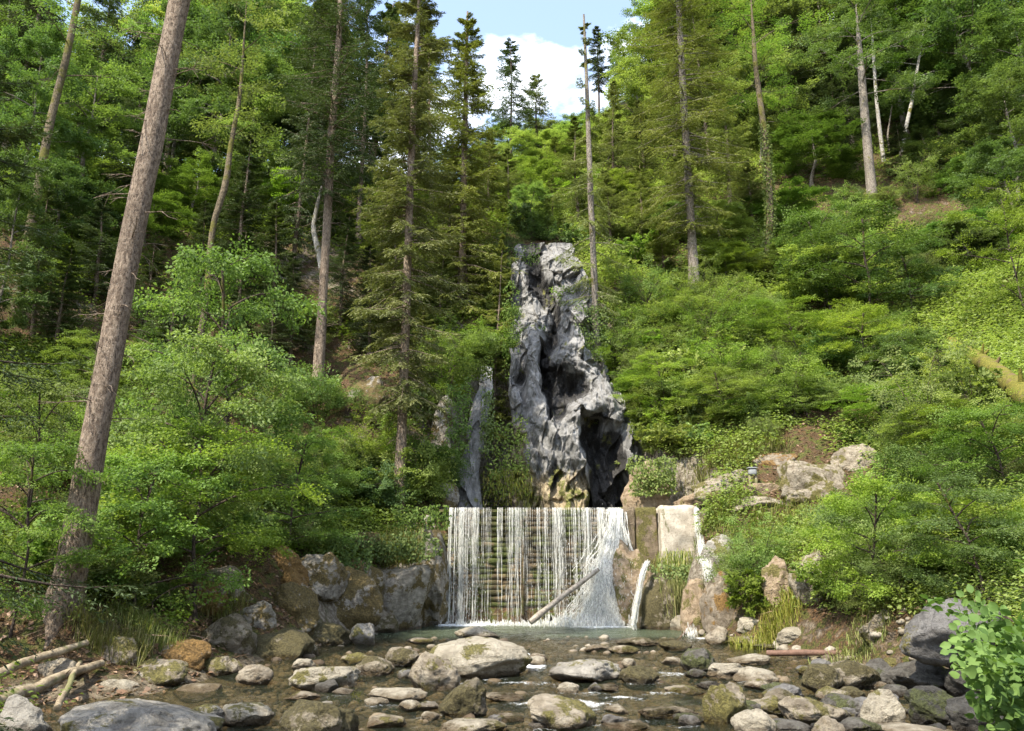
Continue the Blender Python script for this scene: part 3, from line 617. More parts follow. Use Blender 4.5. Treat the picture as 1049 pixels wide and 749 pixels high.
for k in range(nc):
    z = .04 + hgt * (k + .5); x = -2.12 if k > 3 else -2.6; off = 0 if k < 4 else None
    while x < 3.75:
        L = g.uniform(2.5, 5) if k < 4 else g.uniform(.22, 1.1); x2 = min(x + L, 3.85); r = hgt * g.uniform(.50, .60)
        yy = 25.78 - g.uniform(0, .13) - (.05 if k < 3 else 0) + (.16 if (k < 3 and x < -2.3) else 0)
        xs = np.linspace(x, x2 - .015, 9); Pt = np.stack([xs, yy + .015 * np.sin(xs * 3 + k), z + .018 * np.sin(xs * 2.1 + k * 1.7)], -1)
        Rr = r * (1 + .12 * fbm(np.stack([xs * 3, xs * 0 + k, xs * 0], -1), 3)); Rr[0] *= .82; Rr[-1] *= .82
        V, F = tubes(Pt, Rr, 10); geo.add(local(V, weir), F); x = x2
geo.build('log_face', M['weir_log'], weir, True)
def box(x0, x1, y0, y1, z0, z1, seed=0, nx=14, amp=.03):
    """a block with slightly worn faces"""
    bm = bmesh.new(); bmesh.ops.create_cube(bm, size=1); bmesh.ops.subdivide_edges(bm, edges=bm.edges[:], cuts=nx, use_grid_fill=True); bm.verts.ensure_lookup_table()
    V = np.array([q.co[:] for q in bm.verts]); F = [[q.index for q in f.verts] for f in bm.faces]; bm.free(); F = np.array([f for f in F if len(f) == 4])
    # round the edges a little
    S = np.array([x1 - x0, y1 - y0, z1 - z0]); V = V * S; r = min(.06, S.min() * .2); inner = np.clip(V, -S / 2 + r, S / 2 - r); dv = V - inner; V = inner + nrm(dv) * np.minimum(np.linalg.norm(dv, axis=1), r)[:, None]
    V = V + np.array([(x0 + x1) / 2, (y0 + y1) / 2, (z0 + z1) / 2]); V = V + np.stack([fbm(V * 2.2 + seed + k * 9, 4) for k in range(3)], -1) * amp * 1.6
    return V, F
V, F = box(-2.75, 3.80, 25.95, 26.25, -.4, 3.40, 3); mesh_np('core_wall', local(V, weir), F, M['rock_black'], weir)
V, F = box(-2.4, 3.6, 25.62, 26.0, 3.405, 3.505, 4, amp=.012); mesh_np('crest_sill', local(V, weir), F, M['weir_log'], weir)
pz = np.linspace(.25, 3.5, 14); V, F = tubes(np.stack([.30 + .05 * np.sin(pz), 25.60 - .04 * np.sin(pz * .9), pz], -1), .055 + .01 * np.sin(pz * 5), 9); mesh_np('post', local(V, weir), F, M['weir_log'], weir, True)
a0 = at(638, 521, 25.3); a1 = at(653, 560, 25.3); a2 = at(674, 521, 25.3); a3 = at(712, 517, 25.1)
V, F = box(a0[0] + .02, a1[0] - .012, 25.45, 26.9, 1.7, 3.58, 11); mesh_np('abutment_block', local(V, weir), F, M['concrete_brown'], weir)
V, F = box(a1[0] + .012, a2[0] - .012, 25.38, 26.9, 1.4, 3.56, 12); mesh_np('abutment_block', local(V, weir), F, M['concrete_brown'], weir)
V, F = box(a2[0] + .012, a3[0], 25.0, 26.6, 1.5, 3.60, 13, amp=.05); o = mesh_np('abutment_block', local(V, weir), F, M['concrete'], weir); o['label'] = 'pale concrete end block'

# ------------------------------------------------------------------ falls
n = NT('falling_water'); p = n.pos(); q = n.mapped(p, (1, 1, .12)); w1 = n.noise(30, 5, .7, q); w2 = n.noise(22, 4, .7, p)
df = n.bsdf((.84, .82, .77), .25, n.bump(w2, .5, .03), .5); tl = n.new('ShaderNodeBsdfTranslucent'); tl.inputs['Color'].default_value = (.85, .83, .78, 1)
m1 = n.new('ShaderNodeMixShader'); m1.inputs[0].default_value = .4; n.t.links.new(df, m1.inputs[1]); n.t.links.new(tl.outputs[0], m1.inputs[2])
tp = n.new('ShaderNodeBsdfTransparent'); tp.inputs['Color'].default_value = (.93, .95, .95, 1)
m2 = n.new('ShaderNodeMixShader'); n.set(m2, 0, n.step(w1, .36, .62, .10, .80)); n.t.links.new(tp.outputs[0], m2.inputs[1]); n.t.links.new(m1.outputs[0], m2.inputs[2])
M['falling'] = n.done(m2.outputs[0])
def strands(g, x, z0, z1, y0, throw, width, spread=.03, k=26, drops=0):
    """ribbons of falling water, one per x: flattened tubes that break up on the way down"""
    N = len(x); s = np.linspace(0, 1, k)[None]; z = z0[:, None] + (z1 - z0)[:, None] * s
    fall = (z0[:, None] - z) / 3.4
    X = x[:, None] + spread * fbm(np.stack([x[:, None] * 40 + 0 * z, z * 1.4, 0 * z], -1), 3) * 1.5 * fall ** .6
    Y = y0[:, None] - throw[:, None] * np.sqrt(np.maximum(fall, 0)) + .03 * vnoise(np.stack([x[:, None] * 50 + 0 * z, z * 3, 0 * z + 4], -1))
    br = vnoise(np.stack([x[:, None] * 91 + 0 * z, z * 2.6 + g.uniform(0, 30, (N, 1)), 0 * z + 2], -1))
    Wd = width[:, None] * (1.0 - .35 * fall) * np.clip(.75 + br * (.4 + 1.3 * fall), .04, 1.7)
    Wd[:, -1] = width * .4
    return tubes(np.stack([X, Y, z], -1), Wd, 5)
def drops(g, c, s, N, r):
    V0, F0 = ICO[1]; P = g.normal(size=(N, 3)) * np.array(s) + np.array(c); rr = r * g.uniform(.4, 1.3, N)
    P[:, 2] = np.abs(P[:, 2] - .02) + .02
    V = V0[None] * rr[:, None, None] * np.array([.7, .7, 3.2]) + P[:, None]; F = F0[None] + np.arange(N)[:, None, None] * len(V0); return V.reshape(-1, 3), F.reshape(-1, 3)
fall = empty('waterfall', (.7, 25.4, 0), 'white water curtain falling over the log weir into the pool', 'waterfall')
g = np.random.default_rng(33); geo = Geo()
dens = lambda x: np.interp(x, [-2.1, -2.0, -1.95, -1.15, -1.0, -.75, -.55, .75, .9, 2.2, 2.8, 3.4, 3.5], [0, .4, .8, .75, .2, .5, .12, .2, .5, .5, .45, .85, .4])
xs = g.uniform(-2.0, 3.48, 4200); cl = smooth(-.25, .35, vnoise(np.stack([xs * 5, xs * 0, xs * 0], -1)) + dens(xs) * .75 - .35); xs = xs[g.random(len(xs)) < dens(xs) * (.15 + .85 * cl)]
N = len(xs); z1 = np.where(g.random(N) < .45, g.uniform(.3, 3.0, N), .02)
z1 = np.where((xs > 2.2), np.maximum(z1 * .3, .4), z1)
V, F = strands(g, xs, np.full(N, 3.56), z1, np.full(N, 25.58), g.uniform(.25, .45, N), g.uniform(.002, .0072, N) * (1 + .8 * (g.random(N) < .12))); geo.add(local(V, fall), F)
V, F = drops(g, (-1.5, 25.1, 1.4), (.3, .08, 1.0), 700, .008); geo.add(local(V, fall), F); V, F = drops(g, (2.0, 25.0, 1.2), (.8, .12, .9), 900, .008); geo.add(local(V, fall), F)
geo.build('water_curtain', M['falling'], fall, True)
geo = Geo()   # the heavy cascade at the right end spreads over the rock and the log
for (xa, za, ya, xb, zb, yb_, nn, wid) in [(3.3, 3.5, 25.5, 3.05, 1.6, 25.0, 190, .013), (3.05, 1.9, 25.0, 2.5, .05, 24.5, 380, .013), (3.1, 1.6, 25.0, 3.2, .05, 24.4, 300, .014), (2.8, 1.6, 25.0, 2.2, .05, 24.7, 110, .008)]:
    s = np.linspace(0, 1, 16)[None]; jx = g.normal(size=(nn, 1)) * (.13 if za > 3 else .22); jj = g.normal(size=(nn, 1)) * .40
    X = xa + jx + (xb - xa + jj) * s ** 1.3; Z = za + g.uniform(-.25, .1, (nn, 1)) * (za < 3) + (zb - za) * s; Y = ya + g.normal(size=(nn, 1)) * .07 + (yb_ - ya) * s ** .6
    X = X + .16 * s * fbm(np.stack([X * 4, Z * 3.5, jj * 6 + 0 * s], -1), 3); Rr = wid * g.uniform(.4, 1.2, (nn, 1)) * np.clip(.8 + vnoise(np.stack([X * 9, Z * 5, 0 * X + jj * 20], -1)) * 1.3, .1, 2)
    V, F = tubes(np.stack([X, Y, np.maximum(Z, .02)], -1), Rr, 5); geo.add(local(V, fall), F)
(lambda uu, vv: geo.add(local(np.stack([3.32 - .52 * vv ** 1.3 + (uu - .5) * (.34 + 1.05 * vv ** 1.6) + .10 * fbm(np.stack([uu * 4, vv * 5, 0 * uu], -1), 3), 25.46 - .95 * vv ** .7 - .12 * np.sin(np.pi * uu) + .10 * fbm(np.stack([uu * 9, vv * 2.5, 0 * uu + 3], -1), 3), 3.52 - 3.48 * vv], -1).reshape(-1, 3), fall), grid_faces(60, 40)))(np.linspace(0, 1, 40)[None] + np.zeros((60, 1)), np.linspace(0, 1, 60)[:, None] + np.zeros((1, 40)))
V, F = drops(g, (2.75, 24.55, .6), (.42, .22, .55), 6000, .010); geo.add(local(V, fall), F)
geo.build('cascade', M['falling'], fall, True)
geo = Geo()
V, F = drops(g, (.7, 25.0, .03), (1.6, .12, .05), 700, .02); geo.add(local(V, fall), F); V, F = drops(g, (2.6, 24.5, .05), (.75, .22, .12), 1300, .03); geo.add(local(V, fall), F)
geo.build('foam', M['falling'], fall, True)
def small_fall(name, pts, wid, nn, label, spread=.05, seed=1, r=.014):
    g = np.random.default_rng(seed); P = np.array(pts, float); o = empty(name, P[-1], label, 'waterfall'); k = 18
    s = np.linspace(0, 1, k); tt = np.linspace(0, 1, len(P)); base = np.stack([np.interp(s, tt, P[:, i]) for i in range(3)], -1)
    off = g.normal(size=(nn, 1, 3)) * np.array([wid, .05, .03]) * (1 + s[None, :, None] * spread * 10)
    Q = base[None] + off + .02 * np.stack([vnoise(base[None] * 6 + off * 40 + i) for i in range(3)], -1)
    Rr = r * g.uniform(.5, 1.3, (nn, 1)) * np.clip(.8 + vnoise(Q * 7) * 1.1, .15, 2); geo = Geo()
    V, F = tubes(Q, Rr, 5); geo.add(local(V, o), F); V, F = drops(g, P[-1] + np.array([0, -.05, .05]), (wid * 1.6, .1, .1), 120, .016); geo.add(local(V, o), F)
    geo.build('water_stream', M['falling'], o, True); return o
def ON(px, py): p = ground(px, py); return at(px, py, p[1] - .35)
def NEAR(px, py, Y): return at(px, py, min(Y, ground(px, py)[1] - .25))
small_fall('spout_fall', [at(664, 576, 23.6), at(661, 580, 23.4), at(657, 594, 23.25), at(654, 612, 23.2), at(651, 628, 23.2), at(649, 641, 23.2)], .026, 90, 'thin white spout jetting between two dark rocks into the pool', .04, 2, .009)
small_fall('side_fall', [NEAR(713, 521, 24.6), NEAR(714, 538, 24.4), NEAR(717, 556, 24.0), NEAR(720, 570, 23.4), NEAR(726, 590, 22.8)], .022, 120, 'narrow side fall sliding down the bank right of the abutment', .14, 3, .008)
small_fall('lower_side_fall', [ON(700, 624), ON(702, 637), ON(704, 647), ON(708, 656)], .04, 70, 'small veil of water at the foot of the tan rock', .12, 4, .007)

# ------------------------------------------------------------------ logs, pole, box
def log(name, p0, p1, r0, r1, mat, label, cat, seed=0, bend=.1, sides=14, k=40, knots=4):
    g = np.random.default_rng(seed); p0, p1 = np.array(p0, float), np.array(p1, float); s = np.linspace(0, 1, k)[:, None]; L = np.linalg.norm(p1 - p0)
    P = p0 + (p1 - p0) * s; P = P + np.stack([fbm(np.stack([s[:, 0] * 2 + seed, s[:, 0] * 0 + i, s[:, 0] * 0], -1), 3) for i in range(3)], -1) * bend
    Rr = (r0 + (r1 - r0) * s[:, 0]) * (1 + .10 * fbm(np.stack([s[:, 0] * L * 3, s[:, 0] * 0 + seed, s[:, 0] * 0], -1), 3))
    c0 = P.mean(0); V, F = tubes(P - c0, Rr, sides); nz_ = fbm(V * 6 + seed, 3)[:, None]; ax = np.repeat(P - c0, sides, 0); V = ax + (V - ax) * (1 + .16 * nz_)
    geo = Geo(); geo.add(V, F)
    for e, idx in ((0, 0), (k - 1, 1)):
        cV = np.concatenate([V[e * sides:(e + 1) * sides], [P[e] - c0 + nrm(P[e] - P[abs(e - 1)]) * .01]]); cF = np.array([[i, (i + 1) % sides, sides] for i in range(sides)]); geo.add(cV, cF)
    for q in range(knots):
        i = g.integers(3, k - 4); d = nrm(np.cross(P[i + 1] - P[i], g.normal(size=3))); st = np.linspace(0, 1, 4)[:, None]
        V2, F2 = tubes((P[i] - c0) + d * (Rr[i] * .7 + st * Rr[i] * g.uniform(.7, 1.6)), Rr[i] * .28 * (1 - st[:, 0] * .6), 6); geo.add(V2, F2)
    o = geo.build(name, M[mat], None, True); o.location = c0; tag(o, label, cat); return o
n = NT('wood_wet'); v = n.pos(); w1 = n.noise(9, 6, .7, v); M['wood_grey'] = n.done(n.bsdf(n.mix(n.step(w1, .35, .65), (.13, .105, .08), (.31, .27, .21)), .5, n.bump(w1, .6, .02), .4))
n = NT('wood_drift'); v = n.pos(); w1 = n.noise(11, 6, .7, v); w2 = n.noise(2, 4, .6, v); M['wood_drift'] = n.done(n.bsdf(n.mix(n.math('MULTIPLY', n.step(w2, .55, .62), .7), n.mix(n.step(w1, .35, .65), (.13, .10, .065), (.28, .23, .155)), (.09, .10, .03)), .85, n.bump(w1, .6, .02), .2))
n = NT('wood_rust'); v = n.pos(); w1 = n.noise(9, 6, .7, v); M['wood_rust'] = n.done(n.bsdf(n.mix(n.step(w1, .35, .65), (.08, .045, .03), (.15, .085, .058)), .7, n.bump(w1, .5, .02), .3))
n = NT('log_moss'); v = n.pos(); w1 = n.noise(14, 6, .7, v); w2 = n.noise(2.2, 5, .65, v); M['log_moss'] = n.done(n.bsdf(n.mix(n.step(w2, .54, .64), n.mix(n.step(w1, .35, .65), (.075, .08, .016), (.165, .145, .03)), (.12, .085, .045)), .95, n.bump(w1, .9, .05), .1))
log('drift_log', at(543, 637, 23.7), at(613, 583, 24.35), .09, .062, 'wood_grey', 'slim grey log leaning across the white cascade at the weir', 'log', 2, .03, knots=1)
log('driftwood_pole', ground(-25, 716, 6) + (0, 0, .12), ground(88, 676, 6) + (0, 0, .25), .075, .05, 'wood_drift', 'long thin driftwood pole on the near left bank', 'log', 5, .12)
log('driftwood_log', ground(-5, 728, 6) + (0, 0, .12), ground(108, 690, 6) + (0, 0, .16), .09, .055, 'wood_drift', 'thick pale driftwood log lying beside the grey boulders', 'log', 7, .16)
log('driftwood_stick', ground(60, 742, 6) + (0, 0, .2), ground(80, 696, 6) + (0, 0, .2), .05, .03, 'wood_drift', 'short bent driftwood stick behind the big grey boulder', 'log', 9, .1)
qa = at(786, 668, 16.6); qb = at(912, 671, 15.2)
log('rusty_pole', qa, qb, .06, .05, 'wood_rust', 'reddish brown pole lying along the right water edge', 'pole', 12, .05, knots=2)
qc = ground(1100, 478) + (0, -.2, .65); qd = ground(975, 350) + (0, 0, .0)
log('fallen_trunk', qc, qd, .29, .22, 'log_moss', 'fallen tree trunk with yellow moss leaning down the right slope', 'log', 15, .10, 20, 60, 9)
log('dead_branch', at(690, 660, 20.6), at(725, 617, 21.2), .018, .01, 'wood_rust', 'thin bare branch sticking up by the lower side fall', 'branch', 17, .1, 6, 20, 2)
bx = at(771, 487, ground(771, 500)[1] - .1); hb = hz(bx[0], bx[1])
box_o = empty('meter_box', (bx[0], bx[1], float(hb)), 'small grey metal box on two wooden posts above the ledge', 'box')
def put(name, x0, x1, y0, y1, z0, z1, mat, par, nx=3, amp=.002): V, F = box(x0, x1, y0, y1, z0, z1, 1, nx, amp); return mesh_np(name, V, F, mat, par)
n = NT('metal_grey'); M['metal'] = n.done(n.bsdf((.22, .225, .225), .5, spec=.4))
tz = max(bx[2] - float(hb), .35)
put('post', -.13, -.05, -.04, .04, -.4, tz, M['wood_drift'], box_o); put('post', .05, .13, -.04, .04, -.4, tz - .02, M['wood_drift'], box_o)
hs = put('housing', -.12, .12, -.10, .10, tz, tz + .20, M['metal'], box_o); put('lid', -.14, .14, -.12, .12, tz + .203, tz + .24, M['metal'], box_o)
# ------------------------------------------------------------------ vegetation builders
def spruce_geo(seed, path, rad, cb, R, gap=.36, nb=5, M_=24, K=11, droop=.38, dead=None, dead_r=1.2, bare=.12, nl=.10, nw=.028, sides=12, top=True, dens=None, twigw=1.0, lop=None):
    """path (k,3) local trunk points (foot to tip), rad radii; cb = fraction of the height where the green crown begins. Returns trunk and crown geometry."""
    g = np.random.default_rng(seed); path = np.asarray(path, float); H = path[-1, 2]
    zf = np.concatenate([np.linspace(0, min(1.2, H * .2), 10)[:-1], np.linspace(min(1.2, H * .2), H, 46)]); P = np.stack([np.interp(zf, path[:, 2], path[:, i]) for i in range(3)], -1)
    Rr = np.interp(zf, path[:, 2], rad)
    tr = Geo(); V, F = tubes(P, Rr, sides); ax = np.repeat(P, sides, 0); V = ax + (V - ax) * (1 + .10 * fbm(V * np.array([4, 4, 1.2]) + seed, 3)[:, None] + (sides > 20) * .55 * (np.exp(-V[:, 2] / .45) * np.clip(np.sin(np.arctan2((V - ax)[:, 1], (V - ax)[:, 0]) * 4 + 1.3 * fbm(V * .9, 2)), -.25, 1))[:, None]); tr.add(V, F)
    at_h = lambda z: np.stack([np.interp(z, path[:, 2], path[:, i]) for i in range(3)], -1)
    # green branches
    zs = np.arange(cb * H, H * .985, gap); zb = np.repeat(zs, nb) + g.uniform(-.14, .14, len(zs) * nb); zb = np.minimum(zb, H * .99); n = len(zb)
    keep = g.random(n) > bare; zb = zb[keep]; n = len(zb)
    t = np.clip((zb - cb * H) / (H - cb * H), 0, 1)
    L = R * (1 - t) ** .72 * np.minimum(1, .5 + t * 3.0) * g.uniform(.6, 1.12, n) + .12
    if dens is not None: L = L * np.interp(t, *dens)
    az = g.uniform(0, 2 * np.pi, n)
    if lop is not None: L = L * (1 + lop[1] * np.cos(az - lop[0]))
    k = 8; s = np.linspace(0, 1, k)[None]
    up = (.28 * t + .02)[:, None]; dr = (droop * (1 - .75 * t))[:, None] * g.uniform(.7, 1.3, (n, 1))
    dz = L[:, None] * (up * s - dr * s ** 1.5 + .16 * s ** 4)
    az2 = az[:, None] + g.normal(size=(n, 1)) * .15 * s
    B0 = at_h(zb)[:, None] + np.stack([np.cos(az2) * L[:, None] * s, np.sin(az2) * L[:, None] * s, dz], -1)
    br = Geo(); V, F = tubes(B0, (.012 * L[:, None] + .006) * (1.05 - s), 4); tr.add(V, F)
    # twigs hanging from the branches
    ts = np.linspace(.12, 1.0, M_)[None] + g.uniform(-.02, .02, (n, M_)); ts = np.clip(ts, .05, 1)
    fi = ts * (k - 1); i0 = np.minimum(fi.astype(int), k - 2); f = (fi - i0)[..., None]; rows = np.arange(n)[:, None]
    TP = B0[rows, i0] * (1 - f) + B0[rows, i0 + 1] * f; FD = nrm(B0[rows, i0 + 1] - B0[rows, i0])
    side = nrm(np.cross(FD, np.array([0, 0, 1.]))) * np.where(np.arange(M_)[None, :, None] % 2, 1., -1.)
    TL = np.clip(L[:, None] * .42 * (1 - .62 * ts), .12, .62) * g.uniform(.55, 1.15, (n, M_))
    TD = nrm(FD * .75 + side * g.uniform(.5, 1.0, (n, M_, 1)) + np.array([0, 0, -1.]) * g.uniform(.05, .75, (n, M_, 1)) * (1 - t[:, None, None] * .7))
    u = (np.arange(K) + .5) / K; NP = TP[:, :, None] + TD[:, :, None] * (TL[:, :, None, None] * u[None, None, :, None]) + np.array([0, 0, -1.]) * (TL[:, :, None, None] * .18 * u[None, None, :, None] ** 2)
    sd = nrm(np.cross(TD, np.array([0, 0, 1.])) + 1e-6)[:, :, None] * np.where(np.arange(K) % 2, 1., -1.)[None, None, :, None]
    ND = nrm(TD[:, :, None] * .9 + sd * .75 + g.normal(size=NP.shape) * .25); NN = nrm(np.array([0, 0, 1.]) + g.normal(size=NP.shape) * .55)
    Lk = np.broadcast_to(nl * g.uniform(.7, 1.3, (n, M_, K)) * (.7 + .5 * np.minimum(TL[:, :, None] / .3, 1)), (n, M_, K)); 
    cr = Geo(); V, F = kites(NP.reshape(-1, 3), ND.reshape(-1, 3), NN.reshape(-1, 3), Lk.ravel(), Lk.ravel() * nw / nl * twigw, .05, .4)
    patch = np.repeat(g.random(n), M_ * K); cr.add(V, F, np.clip(patch * .55 + g.random(len(F)) * .45, 0, 1))
    if dead is not None:
        nd = dead; zd = g.uniform(.06 * H, max(.25, min(cb * 1.15, .8)) * H, nd); a = g.uniform(0, 6.283, nd); Ld = dead_r * g.uniform(.25, 1.0, nd) * (.55 + .45 * np.minimum(1, zd / (cb * H))); s5 = np.linspace(0, 1, 6)[None]
        DB = at_h(zd)[:, None] + np.stack([np.cos(a)[:, None] * Ld[:, None] * s5, np.sin(a)[:, None] * Ld[:, None] * s5, Ld[:, None] * (.12 * s5 - .42 * s5 ** 2 * g.uniform(-.2, 1.2, (nd, 1)))], -1) + g.normal(size=(nd, 6, 3)) * .02 * s5[..., None]
        V, F = tubes(DB, .012 * (1.1 - s5) * np.ones((nd, 1)) + .002, 4); tr.add(V, F)
        q = np.repeat(np.arange(nd), 3); st = g.integers(2, 5, len(q)); o0 = DB[q, st]; d0 = nrm(nrm(DB[q, 5] - DB[q, 0]) + g.normal(size=(len(q), 3)) * .5 + (0, 0, -.25)); s4 = np.linspace(0, 1, 4)[None, :, None]
        V, F = tubes(o0[:, None] + d0[:, None] * s4 * (Ld[q] * .38)[:, None, None], np.broadcast_to(np.array([.006, .005, .004, .002]), (len(q), 4)), 3); tr.add(V, F)
    return tr, cr
def straight(H, lean=(0, 0), wob=.15, seed=0, r=.2, tip=.02, flare=1.5):
    z = np.linspace(0, H, 14); s = z / H
    p = np.stack([lean[0] * s + wob * fbm(np.stack([s * 2 + seed, s * 0, s * 0], -1), 2), lean[1] * s + wob * fbm(np.stack([s * 2 + seed, s * 0 + 5, s * 0], -1), 2), z], -1); p[:, :2] -= p[0, :2]
    rr = r + (tip - r) * s; rr[0] *= flare; return p, rr
def pathpx(pts, Y, base_z=None, dy=0.0):
    """trunk drawn through photograph points standing at distance Y"""
    P = np.array([at(px, py, Y + dy * i / max(1, len(pts) - 1)) for i, (px, py) in enumerate(pts)]); return P

SPRAY = []
def make_spray(seed, nside=5, L=.85, leaf_gap=.085, jit=.5):
    g = np.random.default_rng(seed); pos, d, nn = [], [], []
    tw = [((0, 0, 0), (1, 0, 0), L)]
    for i in range(nside):
        x = .12 + (L - .15) * i / nside
        for sgn in (-1, 1): tw.append(((x + g.uniform(-.03, .03), 0, 0), (math.cos(.85), sgn * math.sin(.85), 0), (L - x) * .62 * g.uniform(.7, 1.1) + .06))
    for o, v, l in tw:
        o = np.array(o); v = np.array(v); sv = np.array([-v[1], v[0], 0])
        for q, u in enumerate(np.arange(.06, l, leaf_gap)):
            sgn = 1 if q % 2 else -1; p = o + v * u; p[2] = -.22 * p[0] ** 2 + g.normal() * .045
            pos.append(p); d.append(v * .65 + sv * sgn * .8 + g.normal(size=3) * .2); nn.append(np.array([0, 0, 1.]) + g.normal(size=3) * jit)
        p = o + v * l; pos.append(p); d.append(v + g.normal(size=3) * .15); nn.append(np.array([0, 0, 1.]) + g.normal(size=3) * jit)
    return np.array(pos), nrm(np.array(d)), nrm(np.array(nn))
SPRAY = [make_spray(i) for i in range(5)]
SPRAY_SMALL = [make_spray(20 + i, 3, .55, .10) for i in range(5)]
def put_sprays(g, O, Fw, U, S, leaf, wl=.55, rounds=False, small=False, tint=None):
    """sprays of leaves at origins O heading Fw with up vector U and size S"""
    out = Geo(); Fw = nrm(Fw); Sd = nrm(np.cross(U, Fw)); U = np.cross(Fw, Sd); T = SPRAY_SMALL if small else SPRAY
    which = g.integers(0, len(T), len(O))
    for k, (p, d, nn) in enumerate(T):
        i = np.where(which == k)[0]
        if not len(i): continue
        B3 = np.stack([Fw[i], Sd[i], U[i]], 1)            # rows are axes
        P = O[i][:, None] + (p[None] * S[i][:, None, None]) @ B3; D = d[None] @ B3; N = nn[None] @ B3
        m = P.shape[0] * P.shape[1]; Ls = leaf * g.uniform(.65, 1.25, m) * np.repeat(.6 + .4 * np.clip(S[i], .5, 1.3), len(p))
        V, F = (round_leaves if rounds else kites)(P.reshape(-1, 3), D.reshape(-1, 3), N.reshape(-1, 3), Ls, Ls * wl * g.uniform(.8, 1.2, m))
        ti = (g.random(len(i)) if tint is None else tint[i]); r = np.clip(np.repeat(ti, len(p)) * .5 + g.random(m) * .5, 0, 1)
        out.add(V, F, np.concatenate([r] * 4) if rounds else r)
    return out
def broadleaf_geo(seed, H, R, cb, leaf=.11, limbs=16, subs=6, per=4, r=.16, lean=(0, 0), flat=.45, small=False, path=None, wl=.58, sp=1.0, bend=.6):
    g = np.random.default_rng(seed)
    if path is None: path, rad = straight(H * .93, lean, bend, seed, r, .03, 1.35)
    else: path, rad = path
    tr = Geo(); V, F = tubes(path, rad, 9); tr.add(V, F); Hp = path[-1, 2]
    at_h = lambda z: np.stack([np.interp(z, path[:, 2], path[:, i]) for i in range(3)], -1)
    h = (cb + (1 - cb) * ((np.arange(limbs) + g.random(limbs)) / limbs)) * Hp; t = (h / Hp - cb) / (1 - cb)
    az = np.arange(limbs) * 2.4 + g.uniform(-.5, .5, limbs); L = R * (.45 + .75 * np.sin(np.pi * np.clip(t * .78 + .22, 0, 1)) ** .8) * g.uniform(.65, 1.15, limbs); el = .15 + .75 * t + g.uniform(-.15, .25, limbs)
    k = 7; s = np.linspace(0, 1, k)[None]
    e = el[:, None] * (1 - .55 * s); rr = L[:, None] * s
    LB_ = at_h(h)[:, None] + np.stack([np.cos(az)[:, None] * rr * np.cos(e), np.sin(az)[:, None] * rr * np.cos(e), rr * np.sin(e)], -1) + g.normal(size=(limbs, 1, 3)) * .10 * L[:, None, None] * s[..., None] ** 2
    V, F = tubes(LB_, (.011 * L[:, None] + .004) * (1.08 - s), 5); tr.add(V, F)
    si = np.repeat(np.arange(limbs), subs); u = np.tile(np.linspace(.3, .98, subs), limbs) + g.uniform(-.05, .05, limbs * subs); u = np.clip(u, .2, 1)
    fi = u * (k - 1); i0 = np.minimum(fi.astype(int), k - 2); f = (fi - i0)[:, None]; O = LB_[si, i0] * (1 - f) + LB_[si, i0 + 1] * f; Fd = nrm(LB_[si, i0 + 1] - LB_[si, i0])
    Sd = nrm(np.cross(Fd, [0, 0, 1.])) * np.where(np.arange(len(si)) % 2, 1., -1.)[:, None]
    D = nrm(Fd * .7 + Sd * g.uniform(.3, 1.1, (len(si), 1)) + g.normal(size=(len(si), 3)) * np.array([.2, .2, .3])); Ls = L[si] * g.uniform(.22, .48, len(si)) * (1.1 - .45 * u)
    s5 = np.linspace(0, 1, 5)[None, :, None]; SB = O[:, None] + D[:, None] * Ls[:, None, None] * s5 - np.array([0, 0, 1.]) * (Ls[:, None, None] * .18 * s5 ** 2)
    V, F = tubes(SB, (.010 * Ls[:, None] + .004) * (1.1 - s5[..., 0]), 4); tr.add(V, F)
    q = np.repeat(np.arange(len(si)), per); w = g.uniform(.2, 1.0, len(q)); fi = w * 4; i0 = np.minimum(fi.astype(int), 3); f = (fi - i0)[:, None]; O2 = SB[q, i0] * (1 - f) + SB[q, i0 + 1] * f
    FW = nrm(D[q] + g.normal(size=(len(q), 3)) * np.array([.75, .75, .3])); FW[:, 2] = FW[:, 2] * flat - .06
    U = nrm(np.array([0, 0, 1.]) + g.normal(size=(len(q), 3)) * .42); S = g.uniform(.6, 1.25, len(q)) * sp
    cr = put_sprays(g, O2, FW, U, S, leaf, wl, small=small, tint=np.repeat(g.random(len(si)), per))
    return tr, cr
